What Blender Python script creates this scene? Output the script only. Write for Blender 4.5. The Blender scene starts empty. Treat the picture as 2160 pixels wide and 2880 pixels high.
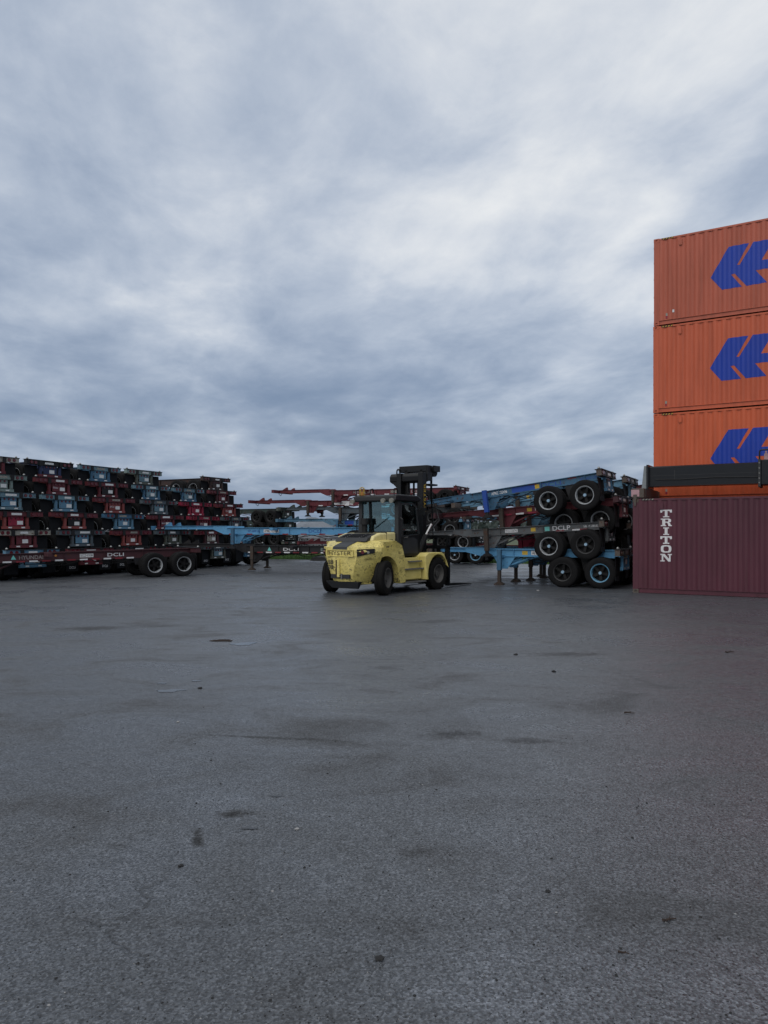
import bpy, bmesh, math, random
from mathutils import Vector, Matrix
random.seed(11)
R = math.radians
S = bpy.context.scene
COL = S.collection

# ------------------------------------------------------------------ camera
CAM_H = 1.88
cd = bpy.data.cameras.new('camera')
cd.sensor_fit = 'VERTICAL'; cd.sensor_height = 36.0; cd.sensor_width = 27.0
cd.lens = 26.25
cd.shift_y = 0.0191
cd.clip_start = 0.05; cd.clip_end = 6000
cam = bpy.data.objects.new('camera', cd); COL.objects.link(cam)
cam.location = (0, 0, CAM_H); cam.rotation_euler = (R(90), 0, 0)
S.camera = cam

# ------------------------------------------------------------------ render / colour
S.view_settings.view_transform = 'Standard'
try: S.view_settings.look = 'None'
except Exception: pass
S.view_settings.exposure = 0.5
S.view_settings.gamma = 1.0
S.render.engine = 'CYCLES'
S.cycles.max_bounces = 6; S.cycles.transparent_max_bounces = 12
try:
    S.cycles.use_denoising = True
    S.cycles.use_adaptive_sampling = True
except Exception: pass

# ------------------------------------------------------------------ world: overcast sky
SUN_EL, SUN_AZ = R(42), R(-148)        # veiled sun behind the camera, to the left
W = bpy.data.worlds.new('World'); S.world = W; W.use_nodes = True
nt = W.node_tree; nt.nodes.clear()
def N(t, **kw):
    n = nt.nodes.new(t)
    for k, v in kw.items(): setattr(n, k, v)
    return n
def L(a, b): nt.links.new(a, b)
def wmath(op, a, b=None, clamp=False):
    n = N('ShaderNodeMath', operation=op); n.use_clamp = clamp
    for i, s in enumerate((a, b)):
        if s is None: continue
        if isinstance(s, (int, float)): n.inputs[i].default_value = s
        else: L(s, n.inputs[i])
    return n.outputs[0]
out = N('ShaderNodeOutputWorld'); bg = N('ShaderNodeBackground')
L(bg.outputs[0], out.inputs[0])
tc = N('ShaderNodeTexCoord'); sep = N('ShaderNodeSeparateXYZ'); L(tc.outputs['Generated'], sep.inputs[0])
zc = wmath('ADD', wmath('MAXIMUM', sep.outputs[2], 0.0), 0.15)
px = wmath('DIVIDE', sep.outputs[0], zc); py = wmath('DIVIDE', sep.outputs[1], zc)
cmb = N('ShaderNodeCombineXYZ'); L(px, cmb.inputs[0]); L(py, cmb.inputs[1])
def wnoise(loc, rot, scale, detail, rough, dist):
    mp = N('ShaderNodeMapping', vector_type='TEXTURE'); mp.inputs['Location'].default_value = loc
    mp.inputs['Rotation'].default_value = (0, 0, R(rot)); mp.inputs['Scale'].default_value = (1 / scale[0], 1 / scale[1], 1)
    L(cmb.outputs[0], mp.inputs[0])
    n = N('ShaderNodeTexNoise'); n.inputs['Scale'].default_value = 1.0
    n.inputs['Detail'].default_value = detail; n.inputs['Roughness'].default_value = rough
    n.inputs['Distortion'].default_value = dist
    L(mp.outputs[0], n.inputs['Vector']); return n.outputs[0]
big = wnoise((11.1, 18.1, 0), 12, (1.25, 0.85, 1), 3, 0.5, 0.3)
strk = wnoise((0.4, 6.2, 2), 16, (3.2, 2.3, 1), 8, 0.58, 0.30)
fine = wnoise((7.4, 2.2, 5), 20, (11.0, 8.0, 1), 6, 0.62, 0.3)
v = wmath('ADD', wmath('ADD', wmath('MULTIPLY', big, 0.56), wmath('MULTIPLY', strk, 0.31)), wmath('MULTIPLY', fine, 0.07))
# veiled sun: a broad brightening of the cloud sheet
sd = Vector((math.sin(SUN_AZ) * math.cos(SUN_EL), math.cos(SUN_AZ) * math.cos(SUN_EL), math.sin(SUN_EL)))
dot = N('ShaderNodeVectorMath', operation='DOT_PRODUCT'); L(tc.outputs['Generated'], dot.inputs[0]); dot.inputs[1].default_value = sd
glow = wmath('POWER', wmath('MAXIMUM', dot.outputs['Value'], 0.0), 3.0)
elev = wmath('MULTIPLY', wmath('POWER', wmath('MAXIMUM', sep.outputs[2], 0.0), 0.8), 0.32)
vv = wmath('ADD', wmath('ADD', v, wmath('MULTIPLY', glow, 0.20)), wmath('SUBTRACT', elev, 0.072))
ramp = N('ShaderNodeValToRGB'); L(vv, ramp.inputs[0])
cr = ramp.color_ramp; cr.interpolation = 'B_SPLINE'
for p, c in ((0.26, (0.122, 0.172, 0.262)), (0.37, (0.163, 0.213, 0.303)), (0.45, (0.224, 0.274, 0.362)), (0.53, (0.315, 0.364, 0.445)), (0.61, (0.445, 0.482, 0.540)), (0.72, (0.670, 0.675, 0.670))):
    e = cr.elements.new(p); e.color = (*c, 1)
cr.elements.remove(cr.elements[0]); cr.elements.remove(cr.elements[-1])
sky = N('ShaderNodeTexSky', sky_type='NISHITA'); sky.sun_disc = False
sky.sun_elevation = SUN_EL; sky.sun_rotation = SUN_AZ; sky.air_density = 1.0; sky.dust_density = 2.0
skm = N('ShaderNodeVectorMath', operation='SCALE'); L(sky.outputs[0], skm.inputs[0]); skm.inputs['Scale'].default_value = 0.07
mix = N('ShaderNodeMixRGB'); mix.inputs[0].default_value = 0.90
L(skm.outputs[0], mix.inputs[1]); L(ramp.outputs[0], mix.inputs[2])
L(mix.outputs[0], bg.inputs[0]); bg.inputs[1].default_value = 1.0

sl = bpy.data.lights.new('sun', 'SUN'); sl.energy = 0.8; sl.angle = R(60); sl.color = (1.0, 0.97, 0.94)
so = bpy.data.objects.new('sun', sl); COL.objects.link(so)
so.rotation_euler = (-sd).to_track_quat('-Z', 'Y').to_euler()

# ------------------------------------------------------------------ materials
def new_mat(name):
    m = bpy.data.materials.new(name); m.use_nodes = True
    t = m.node_tree; b = t.nodes['Principled BSDF']
    return m, t, b
def rnd_coord(t, scale=1.0):
    tc = t.nodes.new('ShaderNodeTexCoord'); oi = t.nodes.new('ShaderNodeObjectInfo')
    mu = t.nodes.new('ShaderNodeMath'); mu.operation = 'MULTIPLY'; mu.inputs[1].default_value = 61.0
    t.links.new(oi.outputs['Random'], mu.inputs[0])
    ad = t.nodes.new('ShaderNodeVectorMath'); ad.operation = 'ADD'
    t.links.new(tc.outputs['Object'], ad.inputs[0]); t.links.new(mu.outputs[0], ad.inputs[1])
    return ad.outputs[0]
def tnoise(t, vec, scale, detail=4, rough=.55, dist=0):
    n = t.nodes.new('ShaderNodeTexNoise'); n.inputs['Scale'].default_value = scale
    n.inputs['Detail'].default_value = detail; n.inputs['Roughness'].default_value = rough
    n.inputs['Distortion'].default_value = dist
    t.links.new(vec, n.inputs['Vector']); return n.outputs[0]
def tramp(t, fac, stops, interp='LINEAR'):
    r = t.nodes.new('ShaderNodeValToRGB'); t.links.new(fac, r.inputs[0]); r.color_ramp.interpolation = interp
    el = r.color_ramp.elements
    el[0].position = stops[0][0]; el[0].color = (*stops[0][1], 1)
    el[1].position = stops[-1][0]; el[1].color = (*stops[-1][1], 1)
    for p, c in stops[1:-1]:
        e = el.new(p); e.color = (*c, 1)
    return r.outputs[0]
def tmix(t, fac, a, b, mode='MIX'):
    m = t.nodes.new('ShaderNodeMixRGB'); m.blend_type = mode
    for i, s in ((0, fac), (1, a), (2, b)):
        if isinstance(s, (int, float)): m.inputs[i].default_value = s
        elif isinstance(s, tuple): m.inputs[i].default_value = (*s, 1)
        else: t.links.new(s, m.inputs[i])
    return m.outputs[0]
def tbump(t, b, h, strength=.3, dist=.01):
    n = t.nodes.new('ShaderNodeBump'); n.inputs['Strength'].default_value = strength; n.inputs['Distance'].default_value = dist
    t.links.new(h, n.inputs['Height']); t.links.new(n.outputs[0], b.inputs['Normal'])
MATS = {}
def paint(key, col, rough=.5, rust=.5, dirt=.45, scale=1.0, rustcol=(.07, .028, .015)):
    """weathered paint: tonal drift, grime and rust spots; rust .. 0 none, 1 much"""
    m, t, b = new_mat(key); vec = rnd_coord(t)
    a = tnoise(t, vec, 1.3 * scale, 5, .6); c = tnoise(t, vec, 9 * scale, 8, .68, .4)
    base = tmix(t, tramp(t, a, [(.3, (0, 0, 0)), (.72, (1, 1, 1))]), tuple(x * (1 - .35 * dirt) for x in col), tuple(min(1, x * (1 + .22 * dirt) + .01 * dirt) for x in col))
    fac = tramp(t, c, [(.62 - .10 * rust, (0, 0, 0)), (.70 - .06 * rust, (1, 1, 1))])
    if rust > 0:
        base = tmix(t, fac, base, rustcol)
    sm = tnoise(t, vec, 30 * scale, 3, .6)
    base = tmix(t, .28 * dirt, base, tmix(t, sm, (.006, .006, .006), (.05, .047, .045)))
    t.links.new(base, b.inputs['Base Color'])
    rr = t.nodes.new('ShaderNodeMapRange'); t.links.new(c, rr.inputs[0])
    rr.inputs[3].default_value = rough - .1; rr.inputs[4].default_value = rough + .22
    t.links.new(rr.outputs[0], b.inputs['Roughness'])
    b.inputs['Specular IOR Level'].default_value = .24
    tbump(t, b, c, .12, .004)
    MATS[key] = m; return m
def plain(key, col, rough=.6, metal=0., spec=.4):
    m, t, b = new_mat(key); vec = rnd_coord(t)
    a = tnoise(t, vec, 7, 5, .6)
    t.links.new(tmix(t, a, tuple(x * .72 for x in col), tuple(min(1, x * 1.25) for x in col)), b.inputs['Base Color'])
    b.inputs['Roughness'].default_value = rough; b.inputs['Metallic'].default_value = metal
    b.inputs['Specular IOR Level'].default_value = spec
    MATS[key] = m; return m
paint('maroon', (.125, .020, .030), dirt=.7); paint('salmon', (.24, .055, .052), dirt=.6); paint('crimson', (.27, .015, .045), rust=.3, dirt=.6)
paint('darkmaroon', (.055, .018, .024), rust=.3); paint('brown', (.040, .026, .025), rust=.9)
paint('lightblue', (.100, .225, .335), rust=.5, dirt=.7); paint('skyblue', (.095, .285, .49), rust=.2, dirt=.45); paint('blue', (.045, .135, .235), rust=.65, dirt=.7)
paint('royal', (.012, .06, .30), rust=.15); paint('palebl', (.14, .25, .31), rust=.8, dirt=.8); paint('mint', (.20, .27, .26), rust=.8, dirt=.8)
paint('greyblue', (.080, .108, .130), rust=.8, dirt=.8); paint('navy', (.018, .030, .085), rust=.3)
paint('greengrey', (.095, .112, .095), rust=1.0, dirt=.8); paint('darkgreen', (.030, .050, .046), rust=.8); paint('cream', (.34, .33, .29), rust=.9, dirt=.7)
paint('grey', (.105, .115, .124), rust=.7, dirt=.7); paint('darkgrey', (.010, .0105, .013), rust=.4, rustcol=(.02, .011, .008)); paint('legbrown', (.045, .036, .030), rust=.9)
plain('rubber', (.0065, .0065, .0072), .8, spec=.16); plain('flap', (.0090, .0096, .0115), .7, spec=.14)
plain('white', (.62, .63, .63), .6); paint('rimwhite', (.32, .34, .36), rust=.45, dirt=.6, scale=3); plain('rimblue', (.10, .24, .36), .5)
plain('rimgrey', (.045, .047, .050), .5); plain('rimdark', (.022, .022, .024), .6); plain('hubdark', (.007, .007, .0075), .65, spec=.2)
plain('capblue', (.22, .34, .45), .5); plain('galv', (.30, .31, .31), .45, .6); plain('lens', (.085, .004, .010), .25, spec=.6)
plain('amber', (.34, .14, .03), .35); plain('yellowtag', (.42, .28, .03), .6); plain('ink', (.012, .014, .02), .7); plain('inkblue', (.02, .07, .26), .7)
plain('stencil', (.55, .56, .58), .7); plain('stencilfaint', (.24, .22, .22), .75); plain('chrome', (.6, .6, .6), .3, .8)
plain('tapered', (.16, .012, .02), .5); plain('teal', (.13, .45, .42), .5)

def glass_mat(key='glass', extra=.08):
    m, t, b = new_mat(key); t.nodes.remove(b)
    o = t.nodes['Material Output']
    tr = t.nodes.new('ShaderNodeBsdfTransparent'); tr.inputs[0].default_value = (.58, .80, .82, 1)
    gl = t.nodes.new('ShaderNodeBsdfGlossy'); gl.inputs['Roughness'].default_value = .03; gl.inputs[0].default_value = (.8, .9, .9, 1)
    fr = t.nodes.new('ShaderNodeFresnel'); fr.inputs[0].default_value = 1.45
    ma = t.nodes.new('ShaderNodeMath'); ma.operation = 'ADD'; ma.inputs[1].default_value = extra; t.links.new(fr.outputs[0], ma.inputs[0])
    mx = t.nodes.new('ShaderNodeMixShader'); t.links.new(ma.outputs[0], mx.inputs[0])
    t.links.new(tr.outputs[0], mx.inputs[1]); t.links.new(gl.outputs[0], mx.inputs[2]); t.links.new(mx.outputs[0], o.inputs[0])
    MATS[key] = m
glass_mat(); glass_mat('doorglass', .26)

def asphalt():
    m, t, b = new_mat('asphalt')
    tc = t.nodes.new('ShaderNodeTexCoord'); P = tc.outputs['Object']
    def mapped(sc, rot=0, loc=(0, 0, 0), src=None):
        mp = t.nodes.new('ShaderNodeMapping'); mp.inputs['Scale'].default_value = sc; mp.inputs['Rotation'].default_value = (0, 0, R(rot)); mp.inputs['Location'].default_value = loc
        t.links.new(src or P, mp.inputs[0]); return mp.outputs[0]
    def mth(op, x, y):
        n = t.nodes.new('ShaderNodeMath'); n.operation = op; n.use_clamp = False
        for i, q in enumerate((x, y)):
            if isinstance(q, (int, float)): n.inputs[i].default_value = q
            else: t.links.new(q, n.inputs[i])
        return n.outputs[0]
    large = tnoise(t, mapped((.16, .30, 1), 20), 1, 5, .55, .6)
    mid = tnoise(t, mapped((.7, 1.1, 1), -15), 1, 8, .66, .8)
    vor = t.nodes.new('ShaderNodeTexVoronoi'); vor.inputs['Scale'].default_value = 92; t.links.new(P, vor.inputs['Vector'])
    vor2 = t.nodes.new('ShaderNodeTexVoronoi'); vor2.inputs['Scale'].default_value = 42; t.links.new(P, vor2.inputs['Vector'])
    fn = tnoise(t, P, 60, 6, .72)
    fn2 = tnoise(t, P, 11, 7, .74)
    base = tramp(t, large, [(.30, (.040, .0450, .0525)), (.5, (.050, .0555, .0640)), (.72, (.065, .0715, .0815))])
    base = tmix(t, .8, base, tramp(t, mid, [(.30, (.52, .50, .49)), (.43, (.90, .90, .90)), (.56, (1.08, 1.08, 1.09)), (.68, (1.65, 1.65, 1.68))]), 'MULTIPLY')
    base = tmix(t, 1, base, tramp(t, vor.outputs['Color'], [(.06, (.22, .22, .23)), (.45, (.95, .95, .95)), (.95, (2.2, 2.16, 2.12))]), 'MULTIPLY')
    base = tmix(t, .9, base, tramp(t, fn, [(.34, (.25, .25, .25)), (.5, (1, 1, 1)), (.70, (1.8, 1.8, 1.8))]), 'MULTIPLY')
    base = tmix(t, .8, base, tramp(t, fn2, [(.30, (.60, .60, .60)), (.5, (1, 1, 1)), (.75, (1.22, 1.22, 1.22))]), 'MULTIPLY')
    # cracks: broken lines between large cells
    wob = t.nodes.new('ShaderNodeVectorMath'); wob.operation = 'ADD'
    wn = t.nodes.new('ShaderNodeTexNoise'); wn.inputs['Scale'].default_value = 1.1; wn.inputs['Detail'].default_value = 7; wn.inputs['Roughness'].default_value = .65; t.links.new(P, wn.inputs['Vector'])
    ws = t.nodes.new('ShaderNodeVectorMath'); ws.operation = 'SCALE'; ws.inputs['Scale'].default_value = .9; t.links.new(wn.outputs['Color'], ws.inputs[0])
    t.links.new(P, wob.inputs[0]); t.links.new(ws.outputs[0], wob.inputs[1])
    ve = t.nodes.new('ShaderNodeTexVoronoi'); ve.feature = 'DISTANCE_TO_EDGE'; ve.inputs['Scale'].default_value = .30; t.links.new(wob.outputs[0], ve.inputs['Vector'])
    crack = tramp(t, ve.outputs['Distance'], [(.0015, (1, 1, 1)), (.0045, (0, 0, 0))])
    cmask = tramp(t, tnoise(t, mapped((.35, .35, 1), 0, (4, 2, 0)), 1, 3, .5), [(.54, (0, 0, 0)), (.66, (.6, .6, .6))])
    cf = mth('MULTIPLY', crack, cmask)
    base = tmix(t, cf, base, (.006, .006, .007))
    # oil and scuff stains at their own places
    stn = mth('MULTIPLY', cf, .4)
    for (sx, sy, rx, ry, rot, k) in STAINS:
        mp = t.nodes.new('ShaderNodeMapping'); mp.vector_type = 'TEXTURE'; mp.inputs['Location'].default_value = (sx, sy, 0); mp.inputs['Rotation'].default_value = (0, 0, R(rot)); mp.inputs['Scale'].default_value = (rx, ry, 1)
        t.links.new(P, mp.inputs[0]); ln = t.nodes.new('ShaderNodeVectorMath'); ln.operation = 'LENGTH'; t.links.new(mp.outputs[0], ln.inputs[0])
        dd = mth('ADD', ln.outputs['Value'], mth('MULTIPLY', mth('SUBTRACT', fn2, .5), 2.2))
        mk_ = mth('MULTIPLY', tramp(t, dd, [(.25, (1, 1, 1)), (1.0, (0, 0, 0))]), k)
        base = tmix(t, mk_, base, (.012, .0115, .011)); stn = mth('MAXIMUM', stn, mk_)
    spk = tramp(t, tnoise(t, P, 140, 2, .5), [(.745, (0, 0, 0)), (.775, (1, 1, 1))])
    base = tmix(t, spk, base, (.24, .245, .25))
    t.links.new(base, b.inputs['Base Color'])
    rg = tramp(t, mid, [(.32, (.60, .60, .60)), (.45, (.40, .40, .40)), (.64, (.18, .18, .18))])
    rl = tramp(t, large, [(.32, (.12, .12, .12)), (.62, (0, 0, 0))])
    t.links.new(tmix(t, stn, tmix(t, 1, rg, rl, 'ADD'), (.8, .8, .8)), b.inputs['Roughness'])
    t.links.new(mth('SUBTRACT', .62, mth('MULTIPLY', stn, .55)), b.inputs['Specular IOR Level'])
    h = tmix(t, .5, vor.outputs['Distance'], fn); h = tmix(t, .35, h, vor2.outputs['Distance']); h = tmix(t, .25, h, fn2)
    h = tmix(t, cf, h, (0., 0., 0.))
    tbump(t, b, h, .80, .012)
    MATS['asphalt'] = m
def g2(x, y):
    d = CAM_H * 2100 / (y - 1495); return (x - 1080) / 2100 * d, d
STAINS = [(*g2(664, 2288), .13, .10, 0, .75), (*g2(556, 2361), .045, .20, 14, .75), (*g2(1275, 2066), .38, .18, 10, .55), (*g2(1470, 2084), .42, .14, -6, .5), (*g2(1590, 1840), .75, .25, 0, .45),
          (*g2(265, 1767), .95, .45, 5, .55), (*g2(430, 1760), .7, .35, 0, .4), (*g2(1085, 1878), .3, .22, 0, .35), (*g2(1220, 1748), .9, .4, 20, .35), (*g2(760, 2075), .9, .05, -9, .5), (*g2(1950, 1730), 1.2, .4, 0, .35),
          (*g2(1180, 2400), .14, .08, 30, .35), (*g2(330, 2380), .12, .05, -20, .3)]
asphalt()
def meadow():
    m, t, b = new_mat('meadow')
    tc = t.nodes.new('ShaderNodeTexCoord'); P = tc.outputs['Object']
    a = tnoise(t, P, .25, 6, .6); c = tnoise(t, P, 6, 6, .7)
    base = tmix(t, tramp(t, a, [(.35, (0, 0, 0)), (.65, (1, 1, 1))]), (.030, .060, .018), (.085, .085, .040))
    base = tmix(t, .5, base, tramp(t, c, [(.3, (.5, .5, .5)), (.7, (1.4, 1.4, 1.4))]), 'MULTIPLY')
    t.links.new(base, b.inputs['Base Color']); b.inputs['Roughness'].default_value = .9
    MATS['meadow'] = m
meadow()
def blade_mat(key, c0, c1):
    m, t, b = new_mat(key)
    tc = t.nodes.new('ShaderNodeTexCoord')
    a = tnoise(t, tc.outputs['Object'], 2.2, 5, .6)
    t.links.new(tmix(t, tramp(t, a, [(.35, (0, 0, 0)), (.65, (1, 1, 1))]), c0, c1), b.inputs['Base Color']); b.inputs['Roughness'].default_value = .8
    MATS[key] = m
blade_mat('blade', (.03, .085, .015), (.06, .12, .025)); blade_mat('drygrass', (.13, .12, .05), (.20, .17, .09))

def container_paint(key, col, fade, streak):
    m, t, b = new_mat(key); vec = rnd_coord(t)
    mp = t.nodes.new('ShaderNodeMapping'); mp.inputs['Scale'].default_value = (5, 5, .35); t.links.new(vec, mp.inputs[0])
    s = tnoise(t, mp.outputs[0], 1.0, 6, .65); a = tnoise(t, vec, .55, 4, .5); c = tnoise(t, vec, 14, 8, .7, .3)
    base = tmix(t, tramp(t, a, [(.3, (0, 0, 0)), (.7, (1, 1, 1))]), col, fade)
    base = tmix(t, streak, base, tramp(t, s, [(.32, (.55, .52, .50)), (.55, (1, 1, 1)), (.8, (1.12, 1.12, 1.12))]), 'MULTIPLY')
    fac = tramp(t, c, [(.70, (0, 0, 0)), (.735, (1, 1, 1))])
    base = tmix(t, fac, base, tuple(x * .55 + .01 for x in col))
    t.links.new(base, b.inputs['Base Color']); b.inputs['Roughness'].default_value = .48; b.inputs['Specular IOR Level'].default_value = .35
    tbump(t, b, a, .12, .08)
    MATS[key] = m
container_paint('orange', (.44, .076, .024), (.49, .094, .034), .45)
container_paint('orangemid', (.42, .080, .030), (.47, .094, .040), .45)
container_paint('orangefaded', (.35, .078, .040), (.40, .090, .050), .5)
container_paint('plum', (.062, .015, .026), (.082, .020, .033), .5)
container_paint('logoblue', (.003, .030, .28), (.004, .036, .32), .15)
container_paint('letterwhite', (.56, .56, .58), (.62, .62, .63), .25)

def forklift_yellow(key, scr):
    m, t, b = new_mat(key); vec = rnd_coord(t)
    mp = t.nodes.new('ShaderNodeMapping'); mp.inputs['Scale'].default_value = (2.6, 2.6, 5.5); t.links.new(vec, mp.inputs[0])
    s = tnoise(t, mp.outputs[0], 1.2, 6, .62, .8); a = tnoise(t, vec, 1.6, 5, .6); c = tnoise(t, vec, 22, 8, .75, .3)
    base = tmix(t, tramp(t, a, [(.3, (0, 0, 0)), (.7, (1, 1, 1))]), (.58, .48, .13), (.68, .58, .21))
    base = tmix(t, .85 * scr, base, tramp(t, s, [(.33, (.20, .195, .19)), (.45, (.80, .80, .80)), (.60, (1.08, 1.08, 1.08))]), 'MULTIPLY')
    f = tramp(t, tmix(t, .5, s, c), [(.548 + .13 * (1 - scr), (0, 0, 0)), (.580 + .15 * (1 - scr), (.85, .85, .85))])
    base = tmix(t, f, base, (.040, .035, .030))
    t.links.new(base, b.inputs['Base Color']); b.inputs['Roughness'].default_value = .45; b.inputs['Specular IOR Level'].default_value = .4
    tbump(t, b, c, .04, .003)
    MATS[key] = m
forklift_yellow('fyellow', 0.3); forklift_yellow('fworn', 1.0)
paint('wornink', (.22, .18, .06), rust=1.0, dirt=1.0, scale=2.5, rustcol=(.015, .014, .012)); plain('fpale', (.62, .55, .26), .5); plain('fblack', (.0050, .0055, .0068), .42, spec=.32); plain('fdark', (.008, .008, .009), .6, spec=.25)
plain('fgrey', (.026, .028, .031), .5, spec=.3); plain('fsteel', (.16, .16, .155), .5, .3); plain('ftyre', (.0085, .0082, .008), .85, spec=.14); plain('frim', (.065, .062, .058), .65)
plain('lampglass', (.20, .20, .18), .2); plain('spreadblack', (.0055, .0070, .010), .28, spec=.28); plain('spreadgrey', (.17, .19, .20), .5)
plain('pinkworn', (.36, .22, .24), .7); paint('steelrust', (.09, .075, .065), rust=.9)
plain('stone_dark', (.012, .012, .013), .8); plain('stone_pale', (.24, .24, .24), .7); plain('wood', (.085, .070, .055), .85); plain('woodpale', (.20, .18, .155), .85)
plain('bark', (.030, .020, .016), .9); plain('tarp', (.012, .012, .013), .5); plain('salt', (.17, .19, .22), .9); plain('bag', (.20, .21, .225), .8)
def water_mat():
    m, t, b = new_mat('water'); b.inputs['Base Color'].default_value = (.03, .032, .036, 1)
    b.inputs['Roughness'].default_value = .06; b.inputs['IOR'].default_value = 1.33
    tc = t.nodes.new('ShaderNodeTexCoord'); tbump(t, b, tnoise(t, tc.outputs['Object'], 25, 3, .5), .03, .01)
    MATS['water'] = m
water_mat()

# ------------------------------------------------------------------ mesh helpers
class MB:
    def __init__(s): s.v = []; s.f = []
    def add(s, vs, fs):
        o = len(s.v); s.v += [tuple(p) for p in vs]; s.f += [tuple(i + o for i in f) for f in fs]; return s
    def box(s, x0, x1, y0, y1, z0, z1):
        return s.add([(x0, y0, z0), (x1, y0, z0), (x1, y1, z0), (x0, y1, z0), (x0, y0, z1), (x1, y0, z1), (x1, y1, z1), (x0, y1, z1)],
                     [(3, 2, 1, 0), (4, 5, 6, 7), (0, 1, 5, 4), (1, 2, 6, 5), (2, 3, 7, 6), (3, 0, 4, 7)])
    def beam(s, p0, p1, w, h, up=(0, 0, 1)):
        p0, p1 = Vector(p0), Vector(p1); d = (p1 - p0).normalized(); u = Vector(up)
        if abs(d.dot(u)) > .98: u = Vector((1, 0, 0))
        a = d.cross(u).normalized() * w / 2; b = a.cross(d).normalized() * h / 2
        vs = [p + sa * a + sb * b for p in (p0, p1) for sa, sb in ((-1, -1), (1, -1), (1, 1), (-1, 1))]
        return s.add(vs, [(3, 2, 1, 0), (4, 5, 6, 7), (0, 1, 5, 4), (1, 2, 6, 5), (2, 3, 7, 6), (3, 0, 4, 7)])
    def cyl(s, p0, p1, r0, r1=None, n=12):
        r1 = r0 if r1 is None else r1
        p0, p1 = Vector(p0), Vector(p1); d = (p1 - p0).normalized()
        u = Vector((0, 0, 1)) if abs(d.z) < .9 else Vector((1, 0, 0))
        a = d.cross(u).normalized(); b = d.cross(a).normalized()
        vs = []
        for p, r in ((p0, r0), (p1, r1)):
            for i in range(n):
                t = 2 * math.pi * i / n; vs.append(p + a * math.cos(t) * r + b * math.sin(t) * r)
        fs = [(i, (i + 1) % n, n + (i + 1) % n, n + i) for i in range(n)] + [tuple(range(n))[::-1], tuple(range(n, 2 * n))]
        return s.add(vs, fs)
    def tube(s, pts, r, n=6):
        for a, b in zip(pts[:-1], pts[1:]): s.cyl(a, b, r, r, n)
        return s
    def prism(s, poly, axis, a0, a1):
        """poly: 2-D points in the plane across the axis (x: (y,z), y: (x,z), z: (x,y))"""
        def P(q, a): return {'x': (a, q[0], q[1]), 'y': (q[0], a, q[1]), 'z': (q[0], q[1], a)}[axis]
        n = len(poly)
        return s.add([P(q, a0) for q in poly] + [P(q, a1) for q in poly],
                     [tuple(range(n))[::-1], tuple(range(n, 2 * n))] + [(i, (i + 1) % n, n + (i + 1) % n, n + i) for i in range(n)])
    def lathe(s, prof, n=24, c=(0, 0, 0), closed=True):
        """prof: (y, r) points turned about the y axis"""
        m = len(prof); vs = []
        for i in range(n):
            t = 2 * math.pi * i / n
            for y, r in prof: vs.append((c[0] + r * math.cos(t), c[1] + y, c[2] + r * math.sin(t)))
        fs = []
        for i in range(n):
            j = (i + 1) % n
            for k in range(m if closed else m - 1):
                l = (k + 1) % m; fs.append((i * m + k, j * m + k, j * m + l, i * m + l))
        return s.add(vs, fs)
    def mesh(s, name, smooth=None, fix=True):
        me = bpy.data.meshes.new(name); me.from_pydata(s.v, [], s.f); me.materials.append(None)
        if fix:
            b = bmesh.new(); b.from_mesh(me); bmesh.ops.recalc_face_normals(b, faces=b.faces); b.to_mesh(me); b.free()
        if smooth:
            me.polygons.foreach_set('use_smooth', [True] * len(me.polygons)); me.set_sharp_from_angle(angle=R(smooth))
        me.update(); return me
def mk(name, me, mat, parent=None, M=None, bevel=0):
    if isinstance(me, MB): me = me.mesh(name)
    o = bpy.data.objects.new(name, me); COL.objects.link(o)
    if parent is not None: o.parent = parent
    if M is not None: o.matrix_basis = M
    o.material_slots[0].link = 'OBJECT'; o.material_slots[0].material = MATS[mat] if isinstance(mat, str) else mat
    if bevel:
        md = o.modifiers.new('edge', 'BEVEL'); md.width = bevel; md.segments = 2; md.limit_method = 'ANGLE'; md.angle_limit = R(40)
    return o
def empty(name, M=None, parent=None):
    o = bpy.data.objects.new(name, None); COL.objects.link(o); o.empty_display_size = .2
    if parent is not None: o.parent = parent
    if M is not None: o.matrix_basis = M
    return o
def tag(o, label=None, cat=None, group=None, kind=None):
    if label: o['label'] = label
    if cat: o['category'] = cat
    if group: o['group'] = group
    if kind: o['kind'] = kind
    return o
T = Matrix.Translation
CACHE = {}
def cached(key, fn):
    if key not in CACHE: CACHE[key] = fn()
    return CACHE[key]
TXT = {}
def text_mesh(body):
    """flat lettering, centred, one unit tall"""
    if body in TXT: return TXT[body]
    c = bpy.data.curves.new('lettering', 'FONT'); c.body = body; c.size = 1; c.align_x = 'CENTER'; c.resolution_u = 3; c.offset = .012
    o = bpy.data.objects.new('lettering', c); COL.objects.link(o)
    dg = bpy.context.evaluated_depsgraph_get(); me = bpy.data.meshes.new_from_object(o.evaluated_get(dg))
    COL.objects.unlink(o); bpy.data.objects.remove(o)
    xs = [v.co.x for v in me.vertices]; ys = [v.co.y for v in me.vertices]
    h = max(ys) - min(ys); cx = (max(xs) + min(xs)) / 2; cy = (max(ys) + min(ys)) / 2
    for v in me.vertices: v.co = ((v.co.x - cx) / h, (v.co.y - cy) / h, 0)
    me.materials.clear(); me.materials.append(None)
    TXT[body] = (me, (max(xs) - min(xs)) / h); return TXT[body]
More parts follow.
